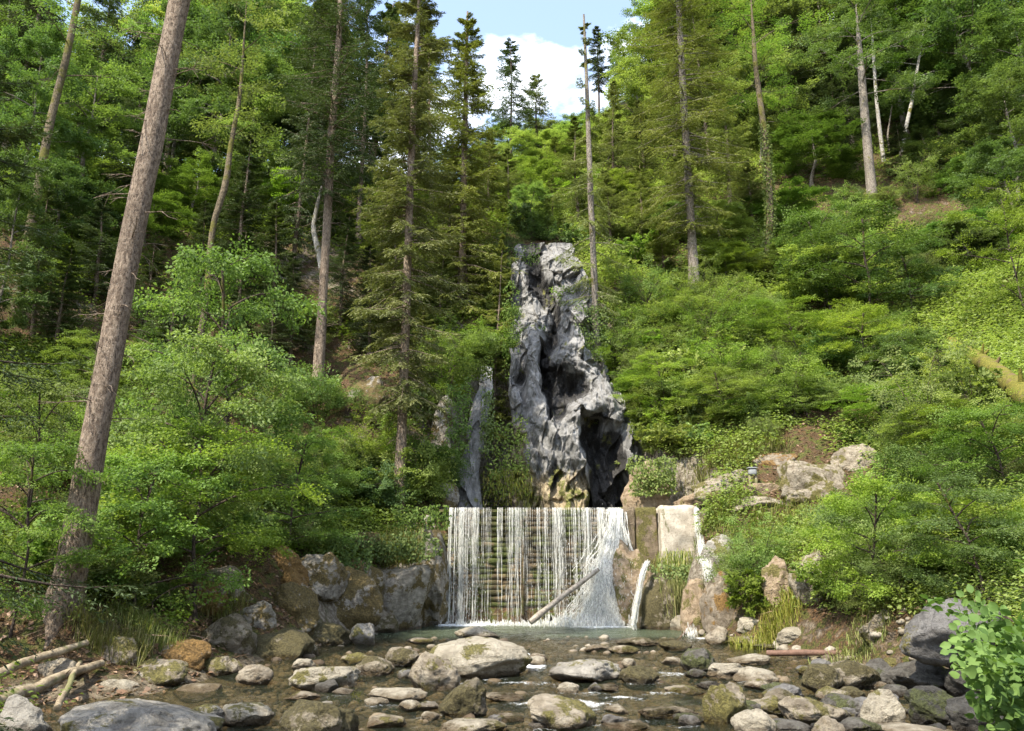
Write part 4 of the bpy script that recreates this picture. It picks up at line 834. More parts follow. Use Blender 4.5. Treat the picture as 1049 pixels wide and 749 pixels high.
def shrub_geo(seed, H, R, leaf=.085, stems=9, subs=4, per=3, flat=.6, small=False, sp=.8, wl=.6, rounds=False, arch=.8, stem_r=.016):
    g = np.random.default_rng(seed); az = np.arange(stems) * 2.4 + g.uniform(-.4, .4, stems); L = H * g.uniform(.35, 1.3, stems); k = 8; s = np.linspace(0, 1, k)[None]
    out = R * g.uniform(.25, 1.1, stems); B0 = np.stack([np.cos(az)[:, None] * out[:, None] * s ** 1.4, np.sin(az)[:, None] * out[:, None] * s ** 1.4, L[:, None] * (s - .28 * arch * s ** 2.4)], -1) + g.normal(size=(stems, 1, 3)) * .05 * s[..., None]
    B0[:, 0] += g.normal(size=(stems, 3)) * np.array([.08, .08, 0]); B0[:, 0, 2] = -.15
    st = Geo(); V, F = tubes(B0, stem_r * (1.1 - s) * np.ones((stems, 1)) + .003, 5); st.add(V, F)
    q = np.repeat(np.arange(stems), subs * per); u = g.uniform(.25, 1, len(q)) ** .8; fi = u * (k - 1); i0 = np.minimum(fi.astype(int), k - 2); f = (fi - i0)[:, None]; O = B0[q, i0] * (1 - f) + B0[q, i0 + 1] * f
    a = g.uniform(0, 6.283, len(q)); FW = np.stack([np.cos(a), np.sin(a), g.normal(size=len(q)) * .3 * flat], -1) + .7 * np.stack([np.cos(az[q]), np.sin(az[q]), 0 * a], -1)
    ln = R * g.uniform(0, .45, len(q)); O2 = O + nrm(FW) * ln[:, None]
    s4 = np.linspace(0, 1, 4)[None, :, None]; V, F = tubes(O[:, None] + (O2 - O)[:, None] * s4, np.broadcast_to(np.array([.006, .005, .004, .003]), (len(q), 4)), 3); st.add(V, F)
    U = nrm(np.array([0, -.15, .9]) + g.normal(size=(len(q), 3)) * .6); fo = put_sprays(g, O2, FW, U, sp * g.uniform(.6, 1.2, len(q)), leaf, wl, rounds, small); return st, fo

PROTO = {}
def proto(key, pair, tm, cm, names=('trunk', 'crown')):
    a, b = pair; PROTO[key] = (a.build(names[0], M[tm], None, True), b.build(names[1], M[cm], None))
    for o in PROTO[key]: COL.objects.unlink(o)
def place(key, loc, sx, sz, rz, name, look, cat, group, mat=None, manual=None):
    e = bpy.data.objects.new(name, None); COL.objects.link(e); e.location = loc; e.scale = (sx, sx, sz); e.rotation_euler = (random.uniform(-.04, .04), random.uniform(-.04, .04), rz); e.empty_display_size = .2
    for o in PROTO[key]:
        c = o.copy(); COL.objects.link(c); c.parent = e
    if manual: tag(e, manual, cat, group)
    else: NAMED.append((e, look, cat, group))
    return e
def whole(name, base, pair, tm, cm, label, cat, names=('trunk', 'crown'), group=None):
    e = empty(name, base, label, cat, group); pair[0].build(names[0], M[tm], e, True); pair[1].build(names[1], M[cm], e); return e
def tree_px(name, pts, Y, radpx, tip, cb, R, label, seed, cat='spruce', tm='bark_spruce', cm='needle', dy=0, flare=1.35, **kw):
    P = pathpx(pts, Y, dy=dy); b = P[0].copy(); b[2] = min(b[2], float(hz(b[0], b[1]))) - .15
    P[0] = b; dep = P[:, 1] * CP + (P[:, 2] - EYE) * SP; rad = np.interp(np.arange(len(P)), np.linspace(0, len(P) - 1, len(radpx)), radpx) * .5 * dep / FPX
    d = P[-1] - P[-2]; d = d / d[2]
    if tip > P[-1, 2] - b[2]:
        zt = b[2] + tip; q = P[-1] + d * (zt - P[-1, 2]) * np.array([.7, .7, 1]); P = np.vstack([P, q]); rad = np.append(rad, .02)
    rad[0] *= flare; L = P - b
    return whole(name, b, spruce_geo(seed, L, rad, cb, R, **kw), tm, cm, label, cat)

# ------------------------------------------------------------------ the trees one can single out
# the thick leaning trunk of the near left bank
tree_px('spruce_tree', [(58, 652), (72, 590), (86, 510), (98, 440), (111, 375), (124, 300), (137, 235), (152, 165), (168, 80), (184, 0)], 13.6, [34, 31, 28, 26, 24.5, 23.5, 22.5, 22, 21, 20.5], 23, .56, 1.8,
        'thick spruce trunk leaning over the near left bank, bare with dead twigs', 101, flare=1.4, dead=70, dead_r=1.3, nl=.13, nw=.035, M_=14, K=8, sides=26, bare=.4)
tree_px('spruce_tree', [(408, 526), (412, 430), (416, 320), (420, 190), (426, 60), (430, -10)], 25.6, [10.5, 9.5, 8.5, 7.5, 5, 3], 25, .15, 2.3, 'slim straight spruce on the bank directly left of the weir', 102, dead=46, dead_r=1.2, gap=.27, droop=.6, bare=.35, nw=.034)
tree_px('spruce_tree', [(325, 402), (331, 300), (335, 230), (339, 150), (347, 40), (350, -40)], 30, [10, 9, 9, 8, 6, 4], 27, .32, 2.9, 'dark spruce with tall bare trunk above the left slope', 103, cm='needle_dark', dead=60, dead_r=1.4, gap=.33)
tree_px('spruce_tree', [(470, 345), (474, 250), (476, 150), (478, 60), (479, 12)], 34.5, [8, 7, 6, 4, 2], 13.8, .05, 2.9, 'tall thin-topped spruce rising behind the rock buttress', 104, dead=25, gap=.26, droop=.6, bare=.15, nw=.036)
tree_px('spruce_tree', [(612, 364), (609, 290), (605, 200), (602, 110), (598, 15)], 32.2, [7, 6.5, 6, 4.5, 2], 15.0, .36, 2.0, 'half-dead spruce with bare pale trunk right of the gorge cliff', 105, tm='bark_grey', dead=48, dead_r=1.5, gap=.30, bare=.74, droop=.6, dens=([0, .3, .6, .8, 1], [1, 1.1, .9, .9, .8]))
tree_px('spruce_tree', [(712, 308), (708, 230), (703, 150), (698, 60), (694, -20)], 36, [9.5, 8.5, 7.5, 6.5, 5], 29, .14, 3.4, 'large olive spruce with pale trunk on the right slope', 106, tm='bark_grey', dead=40, dead_r=1.2, gap=.33, droop=.55, M_=28)
tree_px('spruce_tree', [(52, 60), (50, 40)], 40, [6, 4], 9, .1, 1.5, 'dark spruce top in the upper corner of the left wood', 107, cm='needle_dark') if False else None
for (px, py, Y, H, R, lab, sd, cmn) in [(523, 128, 60, 8.6, 2.5, 'small distant spruce standing alone against the sky gap', 111, 'needle_dark'), (550, 150, 62, 7.2, 2.5, 'broad distant spruce beside the sky gap', 112, 'needle'), (613, 92, 70, 7.5, 1.3, 'pointed distant spruce tip before the white cloud', 113, 'needle_dark'), (632, 80, 72, 5.0, 1.5, 'little far conifer on the ridge under the cloud', 114, 'needle_dark')]:
    b = at(px, py, Y); g0 = float(hz(b[0], b[1])); hh = max(H, H + (b[2] - g0)); b[2] = b[2] - (hh - H) if b[2] > g0 else b[2]
    p_, r_ = straight(hh, (0, 0), .1, sd, .13, .015); whole('spruce_tree', b, spruce_geo(sd, p_, r_, 1 - H / hh * .97, R, gap=.34, nb=5, M_=14, K=8, nl=.16, nw=.05, bare=.2), 'bark_dark', cmn, lab, 'spruce')
# deciduous trunks drawn from the photograph
def leafy_px(name, pts, Y, radpx, label, seed, tm, cm, cb=.6, R=1.6, cat='tree', leaf=.10, limbs=9, subs=4, per=3, ext=3.0, group=None, **kw):
    P = pathpx(pts, Y); b = P[0].copy(); b[2] = min(b[2], float(hz(b[0], b[1]))) - .15; P[0] = b; dep = P[:, 1] * CP + (P[:, 2] - EYE) * SP
    rad = np.interp(np.arange(len(P)), np.linspace(0, len(P) - 1, len(radpx)), radpx) * .5 * dep / FPX; d = P[-1] - P[-2]; d = nrm(d)
    P = np.vstack([P, P[-1] + d * ext * .5, P[-1] + d * ext]); rad = np.append(rad, [rad[-1] * .6, .015]); L = P - b
    z = np.linspace(0, L[-1, 2], 30); Pf = np.stack([np.interp(z, L[:, 2], L[:, i]) for i in range(3)], -1); Pf[1:-1] = (Pf[:-2] + 2 * Pf[1:-1] + Pf[2:]) / 4; Rf = np.interp(z, L[:, 2], rad)
    return whole(name, b, broadleaf_geo(seed, 0, R, cb, leaf, limbs, subs, per, path=(Pf, Rf), **kw), tm, cm, label, cat, group=group)
leafy_px('crooked_tree', [(196, 385), (206, 340), (213, 300), (214, 265), (219, 225), (232, 190), (236, 150), (246, 100), (248, 70)], 26, [7, 6.5, 6.5, 6, 6, 7, 5, 4, 3], 'thin crooked mossy tree behind the thick leaning trunk', 121, 'bark_moss', 'leaf_mid', .62, 1.6)
leafy_px('bare_tree', [(333, 330), (330, 280), (326, 255), (320, 235), (324, 215), (330, 190)], 30.4, [6, 6, 6, 5, 4, 3], 'dead forked stem beside the dark bare-trunked spruce', 122, 'bark_birch', 'leaf_mid', .9, .5, limbs=4, subs=2, per=1, ext=.8)
leafy_px('leaning_tree', [(14, 338), (26, 260), (40, 190), (50, 130), (68, 60), (80, 0)], 27, [11, 10, 9, 8, 7, 6], 'brown mossy trunk leaning at the far left of the wood', 123, 'bark_moss', 'leaf_mid', .55, 2.2, ext=4)
iv = leafy_px('ivy_tree', [(781, 295), (789, 230), (788, 180), (781, 120), (774, 70), (772, 40)], 38, [6, 7, 7, 6, 5, 4], 'slender yellowish trunk wrapped in ivy on the right slope', 124, 'bark_moss', 'leaf_bright', .62, 2.2, limbs=12, subs=5)
leafy_px('tree', [(894, 207), (890, 165), (886, 120), (882, 70)], 46, [11, 9.5, 8.5, 7], 'stout brown trunk standing in the reddish leaf-covered clearing', 125, 'bark_grey', 'leaf_blue', .5, 3.2, limbs=14, subs=6, per=4, ext=5, leaf=.13)
leafy_px('birch_tree', [(920, 177), (926, 140), (934, 105), (939, 75)], 51, [4.5, 4, 3.5, 3], 'pale slanting birch stem behind the clearing', 126, 'bark_birch', 'leaf_blue', .6, 2.2, ext=5, leaf=.13)
leafy_px('birch_tree', [(906, 172), (902, 140), (898, 105), (895, 60)], 52, [4, 4, 3.5, 3], 'pale upright birch stem left of the slanting one', 127, 'bark_birch', 'leaf_blue', .6, 2.2, ext=5, leaf=.13)
leafy_px('birch_tree', [(913, 168), (909, 140), (912, 120)], 53, [2, 2, 1.5], 'thinnest grey stem between the two pale birches', 128, 'bark_grey', 'leaf_blue', .7, 1.2, ext=3, leaf=.12, limbs=5)
# ivy leaves clinging to the trunk
g = np.random.default_rng(9); N = 2600; zz = g.uniform(.2, 9.5, N); ivp = pathpx([(781, 295), (789, 230), (788, 180), (781, 120), (774, 70), (772, 40)], 38); L = ivp - np.array(iv.location)
c0 = np.stack([np.interp(zz, L[:, 2], L[:, i]) for i in range(3)], -1); a = g.uniform(0, 6.283, N); rad_ = .16 + .12 * g.random(N) + .2 * np.clip(fbm(np.stack([zz, a, 0 * a], -1), 3), 0, 1); dv = np.stack([np.cos(a), np.sin(a), 0 * a], -1)
V, F = kites(c0 + dv * rad_[:, None], nrm(dv * .4 + g.normal(size=(N, 3)) * .5 + (0, 0, -.3)), nrm(dv + g.normal(size=(N, 3)) * .4), .11 * g.uniform(.7, 1.3, N), .09 * g.uniform(.7, 1.3, N)); Geo().add(V, F, g.random(N)).build('ivy', M['leaf_mid'], iv)

# ------------------------------------------------------------------ prototypes for the rest of the wood
for i, (H, R, cb, dr) in enumerate([(17, 3.3, .14, .5), (15, 3.0, .2, .4), (20, 3.6, .16, .55)]):
    p_, r_ = straight(H, (.3, .1), .25, 200 + i, .2, .02); sp_g = spruce_geo(300 + i, p_, r_, cb, R, gap=.42, nb=5, M_=20, K=9, droop=dr, dead=30, dead_r=1.2, nl=.15, nw=.05, bare=.15)
    proto('spruce%d' % i, sp_g, 'bark_spruce', 'needle')
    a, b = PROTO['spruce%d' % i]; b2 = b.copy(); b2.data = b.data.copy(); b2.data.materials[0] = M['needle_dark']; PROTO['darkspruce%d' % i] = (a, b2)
for i, (H, R, cb) in enumerate([(11, 3.4, .25), (13, 3.2, .35), (9, 3.0, .2), (12, 2.8, .15)]):
    pr = broadleaf_geo(400 + i, H, R, cb, .15, 20, 7, 5, r=.17, flat=.5, sp=1.15)
    proto('leafy%d' % i, pr, 'bark_grey', 'leaf_mid'); a, b = PROTO['leafy%d' % i]
    for v in ('bright', 'blue', 'yellow'):
        b2 = b.copy(); b2.data = b.data.copy(); b2.data.materials[0] = M['leaf_' + v]; PROTO['leafy%d_%s' % (i, v)] = (a, b2)
KINDS = [(1.5, 1.0, .10, 11, 5, 4, .75, .6, False), (1.9, 1.2, .085, 9, 6, 4, .8, .55, False), (1.1, 1.1, .13, 9, 4, 3, .6, .75, True), (2.4, 1.1, .09, 7, 6, 4, .75, .5, False), (1.6, .8, .16, 8, 4, 3, .6, .7, True), (2.0, 1.5, .075, 12, 5, 3, .7, .5, False), (1.3, 1.3, .06, 14, 5, 4, .6, .45, False), (1.8, .7, .12, 6, 5, 3, .55, .35, True)]
for i, (H, R, lf, stn, sb, pe, sp_, wl_, sm) in enumerate(KINDS):
    pr = shrub_geo(500 + i, H, R, lf, stn, sb, pe, sp=sp_, wl=wl_, small=sm); proto('shrub%d' % i, pr, 'bark_dark', 'leaf_mid', ('stems', 'foliage')); a, b = PROTO['shrub%d' % i]
    for v in ('bright', 'blue', 'yellow'):
        b2 = b.copy(); b2.data = b.data.copy(); b2.data.materials[0] = M['leaf_' + v]; PROTO['shrub%d_%s' % (i, v)] = (a, b2)
for i, (H, R, ln) in enumerate([(4.2, 1.9, .9), (3.4, 1.8, -.7), (5.0, 2.0, .5)]):
    pr = broadleaf_geo(600 + i, H, R, .15, .085, 15, 6, 4, r=.045, flat=.22, sp=.75, lean=(ln, -.3), bend=.3); proto('sapling%d' % i, pr, 'bark_dark', 'leaf_mid'); a, b = PROTO['sapling%d' % i]
    for v in ('bright', 'blue', 'yellow'):
        b2 = b.copy(); b2.data = b.data.copy(); b2.data.materials[0] = M['leaf_' + v]; PROTO['sapling%d_%s' % (i, v)] = (a, b2)
SIZE = {'leafy0': (11, 3.4), 'leafy1': (13, 3.2), 'leafy2': (9, 3.0), 'leafy3': (12, 2.8), 'spruce0': (17, 2.7), 'spruce1': (15, 2.4), 'spruce2': (20, 2.9), 'sapling0': (4.2, 1.9), 'sapling1': (3.4, 1.8), 'sapling2': (5.0, 2.0)}
LOOK = {'': 'green', '_bright': 'bright green', '_blue': 'deep green', '_yellow': 'yellow-green'}
def crown_at(px, py, Y, rx, ry, key, name=None, look=None, group=None):
    """a tree whose crown is seen around px, py with half sizes rx, ry; it stands on the slope below"""
    dark = key.startswith('dark'); k0 = key.replace('dark', '').split('_')[0]; v = key[len(key.split('_')[0]):] if '_' in key else ''
    c = at(px, py, Y); dep = c[1] * CP + (c[2] - EYE) * SP; zb = float(hz(c[0], c[1])) - .1; top = c[2] + ry * dep / FPX; H = max(top - zb, ry * dep / FPX * 1.3); zb = top - H if top - H < zb else zb
    h0, r0 = SIZE[k0]; sx = rx * dep / FPX / r0 * .9
    if k0.startswith('spruce'): nm, ct, lk, gr = 'spruce_tree', 'spruce', ('dark spruce' if dark else 'olive green spruce'), 'spruces of the wood'
    elif k0.startswith('sapling'): nm, ct, lk, gr = 'sapling', 'sapling', LOOK[v] + ' layered sapling', 'saplings on the slopes'
    else: nm, ct, lk, gr = 'leafy_tree', 'tree', LOOK[v] + ' leafy tree', 'leafy trees of the wood'
    return place(key, (c[0], c[1], zb), sx, H / h0, random.uniform(0, 6.28), name or nm, look or lk, ct, group or gr)
for a in [  # right-hand hillside
          (845, 60, 58, 70, 85, 'leafy0'), (915, 45, 56, 70, 80, 'leafy1_blue'), (775, 110, 52, 50, 70, 'leafy0_bright'), (985, 50, 52, 75, 80, 'leafy0_blue'), (1035, 150, 42, 45, 90, 'leafy3'), (1035, 285, 36, 42, 60, 'leafy2'),
          (830, 175, 49, 40, 55, 'leafy3_blue'), (808, 235, 44, 38, 40, 'leafy2_blue'), (745, 35, 62, 55, 60, 'leafy1_bright'), (690, 40, 62, 45, 60, 'leafy3_bright'), (655, 110, 58, 34, 50, 'leafy2_bright'), (665, 55, 66, 38, 45, 'leafy0_yellow'),
          (622, 160, 55, 30, 40, 'leafy3_bright'), (592, 165, 60, 32, 42, 'leafy0_bright'), (560, 175, 60, 34, 40, 'leafy1_bright'), (540, 205, 53, 36, 45, 'leafy2_yellow'), (575, 232, 46, 30, 36, 'leafy2_bright'), (508, 190, 56, 28, 40, 'leafy0_bright'),
          (1015, -20, 60, 70, 60, 'leafy0_blue'), (870, -10, 66, 80, 60, 'leafy1'), (780, -5, 70, 60, 50, 'leafy0_bright'), (960, 120, 56, 45, 60, 'leafy1_blue'), (640, 215, 46, 26, 40, 'leafy2_bright'), (740, 240, 42, 30, 34, 'leafy2_yellow'),
          (1045, 60, 46, 50, 60, 'leafy1_blue'), (640, 165, 60, 36, 50, 'leafy0'), (720, 110, 60, 40, 60, 'leafy1'), (820, 110, 60, 50, 60, 'leafy2_bright'), (1000, 200, 45, 36, 46, 'leafy2_blue'),
          (700, 335, 33, 36, 34, 'sapling0_bright'), (760, 345, 33, 40, 34, 'sapling1_bright'), (820, 350, 31, 44, 40, 'sapling2'), (880, 360, 29, 46, 40, 'sapling0_bright'), (925, 375, 27, 38, 38, 'sapling1'), (680, 400, 29, 40, 36, 'sapling2_bright'), (740, 415, 28, 44, 34, 'sapling0'), (830, 420, 27, 46, 34, 'sapling1_bright'), (900, 430, 25, 46, 36, 'sapling0'),
          (975, 265, 36, 44, 40, 'leafy2_blue'), (800, 290, 38, 36, 40, 'leafy2'), (740, 285, 38, 30, 34, 'leafy3_bright'), (850, 300, 35, 50, 46, 'leafy2_bright'), (1035, 220, 36, 50, 80, 'leafy0_blue'), (990, 280, 34, 44, 56, 'leafy2_blue'), (690, 250, 42, 30, 44, 'leafy2'), (640, 300, 35, 22, 36, 'sapling1_bright'),
          # conifers of that side
          (960, 190, 47, 38, 75, 'darkspruce1'), (858, 150, 50, 30, 85, 'darkspruce0'), (745, 170, 46, 30, 90, 'spruce1'), (660, 180, 50, 30, 85, 'spruce0'), (1000, 130, 55, 36, 90, 'darkspruce2'), (570, 190, 54, 20, 55, 'spruce1'), (625, 230, 40, 26, 60, 'spruce1'), (720, 70, 52, 34, 90, 'spruce2'), (820, 60, 64, 36, 90, 'spruce0'), (935, 100, 60, 36, 100, 'darkspruce0'),
          (680, 270, 38, 24, 44, 'spruce1'),
          # gorge and left-hand wood
          (450, 240, 46, 40, 50, 'leafy0'), (398, 160, 50, 40, 60, 'leafy1_bright'), (490, 280, 40, 26, 44, 'leafy2_bright'), (370, 230, 44, 36, 50, 'leafy3'), (262, 120, 38, 46, 80, 'leafy3_bright'), (200, 220, 36, 40, 50, 'leafy0'), (300, 220, 38, 36, 46, 'leafy2_bright'),
          (95, 130, 34, 60, 70, 'leafy0'), (35, 90, 30, 48, 70, 'leafy1_blue'), (150, 250, 33, 40, 50, 'leafy2'), (60, 220, 30, 45, 50, 'leafy2_blue'), (220, 70, 46, 46, 70, 'leafy1'), (15, 200, 24, 36, 60, 'leafy3_blue'), (300, 60, 46, 40, 60, 'leafy1_bright'), (500, 240, 50, 26, 36, 'leafy1_bright'),
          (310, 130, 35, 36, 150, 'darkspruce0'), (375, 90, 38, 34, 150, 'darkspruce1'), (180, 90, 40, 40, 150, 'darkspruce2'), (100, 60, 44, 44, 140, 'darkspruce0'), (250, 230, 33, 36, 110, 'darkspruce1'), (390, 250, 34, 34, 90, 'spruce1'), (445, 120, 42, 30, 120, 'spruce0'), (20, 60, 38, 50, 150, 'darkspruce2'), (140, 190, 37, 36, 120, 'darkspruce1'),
          (285, 280, 32, 34, 80, 'darkspruce0'), (450, 320, 33.5, 28, 80, 'spruce0'), (340, 70, 48, 34, 130, 'spruce2'), (495, 330, 35, 16, 60, 'spruce1'),
          # saplings and tall bushes
          (885, 285, 33, 68, 60, 'sapling0_blue'), (840, 265, 35, 40, 44, 'sapling1'), (930, 290, 32, 40, 44, 'sapling2_blue'), (1040, 250, 27, 48, 60, 'sapling2'), (1030, 480, 16.5, 62, 60, 'sapling1'), (960, 455, 20, 46, 40, 'sapling0'),
          (240, 330, 21, 90, 66, 'sapling0'), (180, 420, 17.5, 90, 66, 'sapling1'), (215, 490, 16.5, 100, 60, 'sapling0_bright'), (150, 520, 15.2, 84, 56, 'sapling1'), (300, 490, 21, 60, 46, 'sapling2'), (30, 520, 13, 74, 70, 'sapling0_bright'), (40, 440, 17, 60, 50, 'sapling1'), (90, 380, 24, 46, 40, 'sapling2_yellow'), (880, 560, 15.5, 60, 64, 'sapling1_bright'), (1000, 545, 13.5, 70, 60, 'sapling0')]:
    crown_at(*a)
fill = np.random.default_rng(55)
for i in range(46):                      # the wood on the left ridge and the far slopes
    px = fill.uniform(-30, 400) if i < 30 else fill.uniform(700, 1060); Y = fill.uniform(38, 52) if i < 30 else fill.uniform(56, 76); py = fill.uniform(20, 150) if i < 30 else fill.uniform(-10, 110)
    if i >= 30 and px < 640: py = max(py, 110)
    if i < 30 and px > 330: py = max(py, 90)
    kk = ['spruce0', 'leafy0', 'darkspruce2', 'leafy1_bright', 'leafy0_blue', 'darkspruce1'][fill.integers(0, 6)]
    crown_at(px, py, Y, fill.uniform(38, 60), fill.uniform(70, 130) if 'spruce' in kk else fill.uniform(50, 75), kk)
for px, py, Y, rx, ry, kk in [(525, 215, 58, 34, 40, 'leafy2_bright'), (600, 215, 52, 34, 40, 'leafy0_bright'), (640, 250, 44, 28, 36, 'leafy2_yellow'), (560, 158, 68, 26, 34, 'leafy1'), (600, 150, 66, 30, 34, 'leafy0'), (480, 190, 60, 30, 40, 'leafy0_bright'), (660, 260, 41, 26, 36, 'leafy2_bright'),
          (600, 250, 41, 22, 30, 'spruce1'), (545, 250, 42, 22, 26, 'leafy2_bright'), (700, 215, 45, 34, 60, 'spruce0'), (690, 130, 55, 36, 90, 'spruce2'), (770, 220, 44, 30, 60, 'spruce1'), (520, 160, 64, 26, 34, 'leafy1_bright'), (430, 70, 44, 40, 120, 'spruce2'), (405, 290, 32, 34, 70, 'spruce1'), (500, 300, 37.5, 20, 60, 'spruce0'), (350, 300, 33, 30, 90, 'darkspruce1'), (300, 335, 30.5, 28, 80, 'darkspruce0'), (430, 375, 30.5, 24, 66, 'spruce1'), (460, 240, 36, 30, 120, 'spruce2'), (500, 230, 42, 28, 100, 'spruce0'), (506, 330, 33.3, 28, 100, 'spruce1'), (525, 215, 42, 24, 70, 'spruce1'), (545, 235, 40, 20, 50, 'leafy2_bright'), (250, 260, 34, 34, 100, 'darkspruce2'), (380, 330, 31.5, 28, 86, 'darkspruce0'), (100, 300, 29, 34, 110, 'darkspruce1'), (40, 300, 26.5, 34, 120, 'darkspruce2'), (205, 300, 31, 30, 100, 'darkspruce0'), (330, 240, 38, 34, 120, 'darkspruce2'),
          (592, 205, 42, 26, 96, 'spruce1'), (628, 180, 46, 28, 110, 'spruce0'), (655, 240, 40, 26, 80, 'spruce1'), (568, 228, 39.5, 18, 50, 'spruce1'), (480, 300, 34.5, 22, 90, 'spruce2'), (520, 255, 40, 18, 60, 'spruce1'), (870, 120, 54, 34, 110, 'darkspruce1'), (1000, 150, 50, 36, 100, 'darkspruce0'), (930, 180, 49, 26, 60, 'darkspruce2'), (150, 320, 29, 30, 90, 'darkspruce2'), (275, 350, 29.5, 24, 60, 'darkspruce1'), (240, 300, 30, 34, 70, 'darkspruce1'), (60, 330, 26, 34, 80, 'darkspruce0'), (170, 330, 26.5, 30, 70, 'darkspruce1')]:
    crown_at(px, py, Y, rx, ry, kk)
# shrubs that clothe both slopes, one by one
SH = [(905, 214, 'B'), (940, 208, 'B'), (955, 202, 'B'), (870, 212, 'B'), (486, 372, 'L'), (492, 362, 'L'), (478, 378, 'L'), (548, 246, 'R'), (575, 250, 'R'), (595, 262, 'R'), (520, 262, 'L'), (508, 290, 'L'), (560, 240, 'R'), (534, 240, 'L'), (640, 470, 'R'), (650, 492, 'R'), (668, 470, 'Y'), (500, 330, 'L'), (495, 365, 'L'), (500, 400, 'Y'), (610, 300, 'R'), (618, 330, 'R'), (628, 395, 'R'), (650, 440, 'R'), (520, 300, 'L'), (516, 340, 'L'), (512, 380, 'L'), (772, 560, 'R'), (775, 590, 'R'), (760, 610, 'Y')]
g = np.random.default_rng(77)
def rows(x0, x1, y0, y1, nx, ny, fn, jit=1.0):
    for j in range(ny):
        for i in range(nx):
            SH.append((x0 + (x1 - x0) * (i + .5 + (j % 2) * .35 + g.uniform(-.35, .35) * jit) / nx, y0 + (y1 - y0) * (j + .5 + g.uniform(-.35, .35) * jit) / ny, fn))
rows(640, 830, 330, 470, 8, 6, 'R'); rows(830, 1010, 340, 480, 6, 4, 'R'); rows(730, 960, 520, 640, 6, 4, 'R'); rows(900, 1045, 450, 610, 4, 4, 'R'); rows(652, 710, 400, 500, 2, 3, 'R'); rows(618, 650, 370, 430, 2, 2, 'R'); rows(640, 780, 270, 330, 5, 2, 'R')
rows(130, 330, 470, 590, 6, 3, 'L'); rows(330, 450, 480, 530, 4, 2, 'L'); rows(10, 160, 430, 640, 4, 4, 'L'); rows(250, 460, 400, 520, 5, 2, 'L'); rows(390, 460, 450, 540, 2, 2, 'L'); rows(505, 545, 420, 515, 1, 3, 'Y'); rows(440, 475, 400, 500, 1, 3, 'L'); rows(120, 330, 300, 400, 3, 2, 'L'); rows(800, 960, 235, 300, 5, 2, 'B'); rows(380, 470, 330, 400, 3, 1, 'L')
for px, py, fn in SH:
    if fn == 'R' and (((755 < px < 890) and 455 < py < 548) or (655 < px < 800 and 462 < py < 520) or (690 < px < 752 and py > 500) or (690 < px < 890 and 500 < py < 572) or (785 < px < 850 and py > 560)): continue
    if 330 < px < 460 and py > 532: continue
    if 955 < px and abs(py - (345 + (px - 965) * 1.0)) < 40: continue
    if (785 < px < 900 and py > 625) or (930 < px and py > 612): continue
    q = ground(px, py)
    if q[1] > 60: continue
    if LBx(q[1]) - .2 < q[0] < RBx(q[1]) + .2 and q[1] < 26: continue
    if fn == 'R': key = ['', '_bright', '_bright', '_yellow', '_blue', '_bright', ''][g.integers(0, 7)]
    elif fn == 'Y': key = '_yellow'
    elif fn == 'B': key = ['_blue', '', '_bright'][g.integers(0, 3)]
    else: key = ['', '', '_bright', '_blue'][g.integers(0, 4)]
    i = g.integers(0, 8); s = (.45 + .6 * g.random()) * (1.0 if q[1] > 20 else .8)
    if fn == 'Y': s *= .5
    wd = ['bushy', 'broad', 'low big-leaved', 'tall', 'coarse big-leaved', 'wide spreading', 'fine-leaved', 'slender upright'][i]
    place('shrub%d%s' % (i, key), (q[0], q[1], q[2] - .05), s, s * g.uniform(.7, 1.35), g.uniform(0, 6.28), 'shrub', wd + ' ' + LOOK[key] + ' shrub', 'shrub', 'shrubs on the slopes')

# leafy bush close on the right, leaves large in the picture
b0 = np.array([4.55, 6.6, float(hz(4.55, 6.6))])
e = empty('bush', (5.0, 6.9, -.2), 'large-leaved bush hanging over the black boulders in the near corner', 'bush'); st, fo = shrub_geo(701, 1.75, 1.15, .095, 17, 7, 4, sp=.75, wl=.85, rounds=True, small=True); st.build('stems', M['bark_dark'], e, True); fo.build('foliage', M['leaf_blue'], e)
# spruce just outside on the left whose dark boughs hang into the view
p_, r_ = straight(7.5, (.2, .3), .12, 810, .13, .02); e = whole('spruce_tree', (-5.75, 7.0, float(hz(-5.75, 7.0)) - .2), spruce_geo(811, p_, r_, .14, 2.3, gap=.38, nb=5, M_=30, K=14, nl=.06, nw=.014, bare=.35, droop=.5, dead=20, dead_r=1.0), 'bark_dark', 'needle_dark', 'near dark spruce with drooping boughs at the left edge', 'spruce')
# the tree over the photographer's shoulder that shades the lower right corner
pr = PROTO['leafy1']; e = place('leafy1', (1.9, 2.0, -.4), .95, .95, 1.0, 'leafy_tree', '', 'tree', None, manual='overhanging leafy tree behind the viewpoint shading the near boulders'); e.location = (2.6, -1.6, -.4); e.rotation_euler = (-.33, -.27, 1.0)

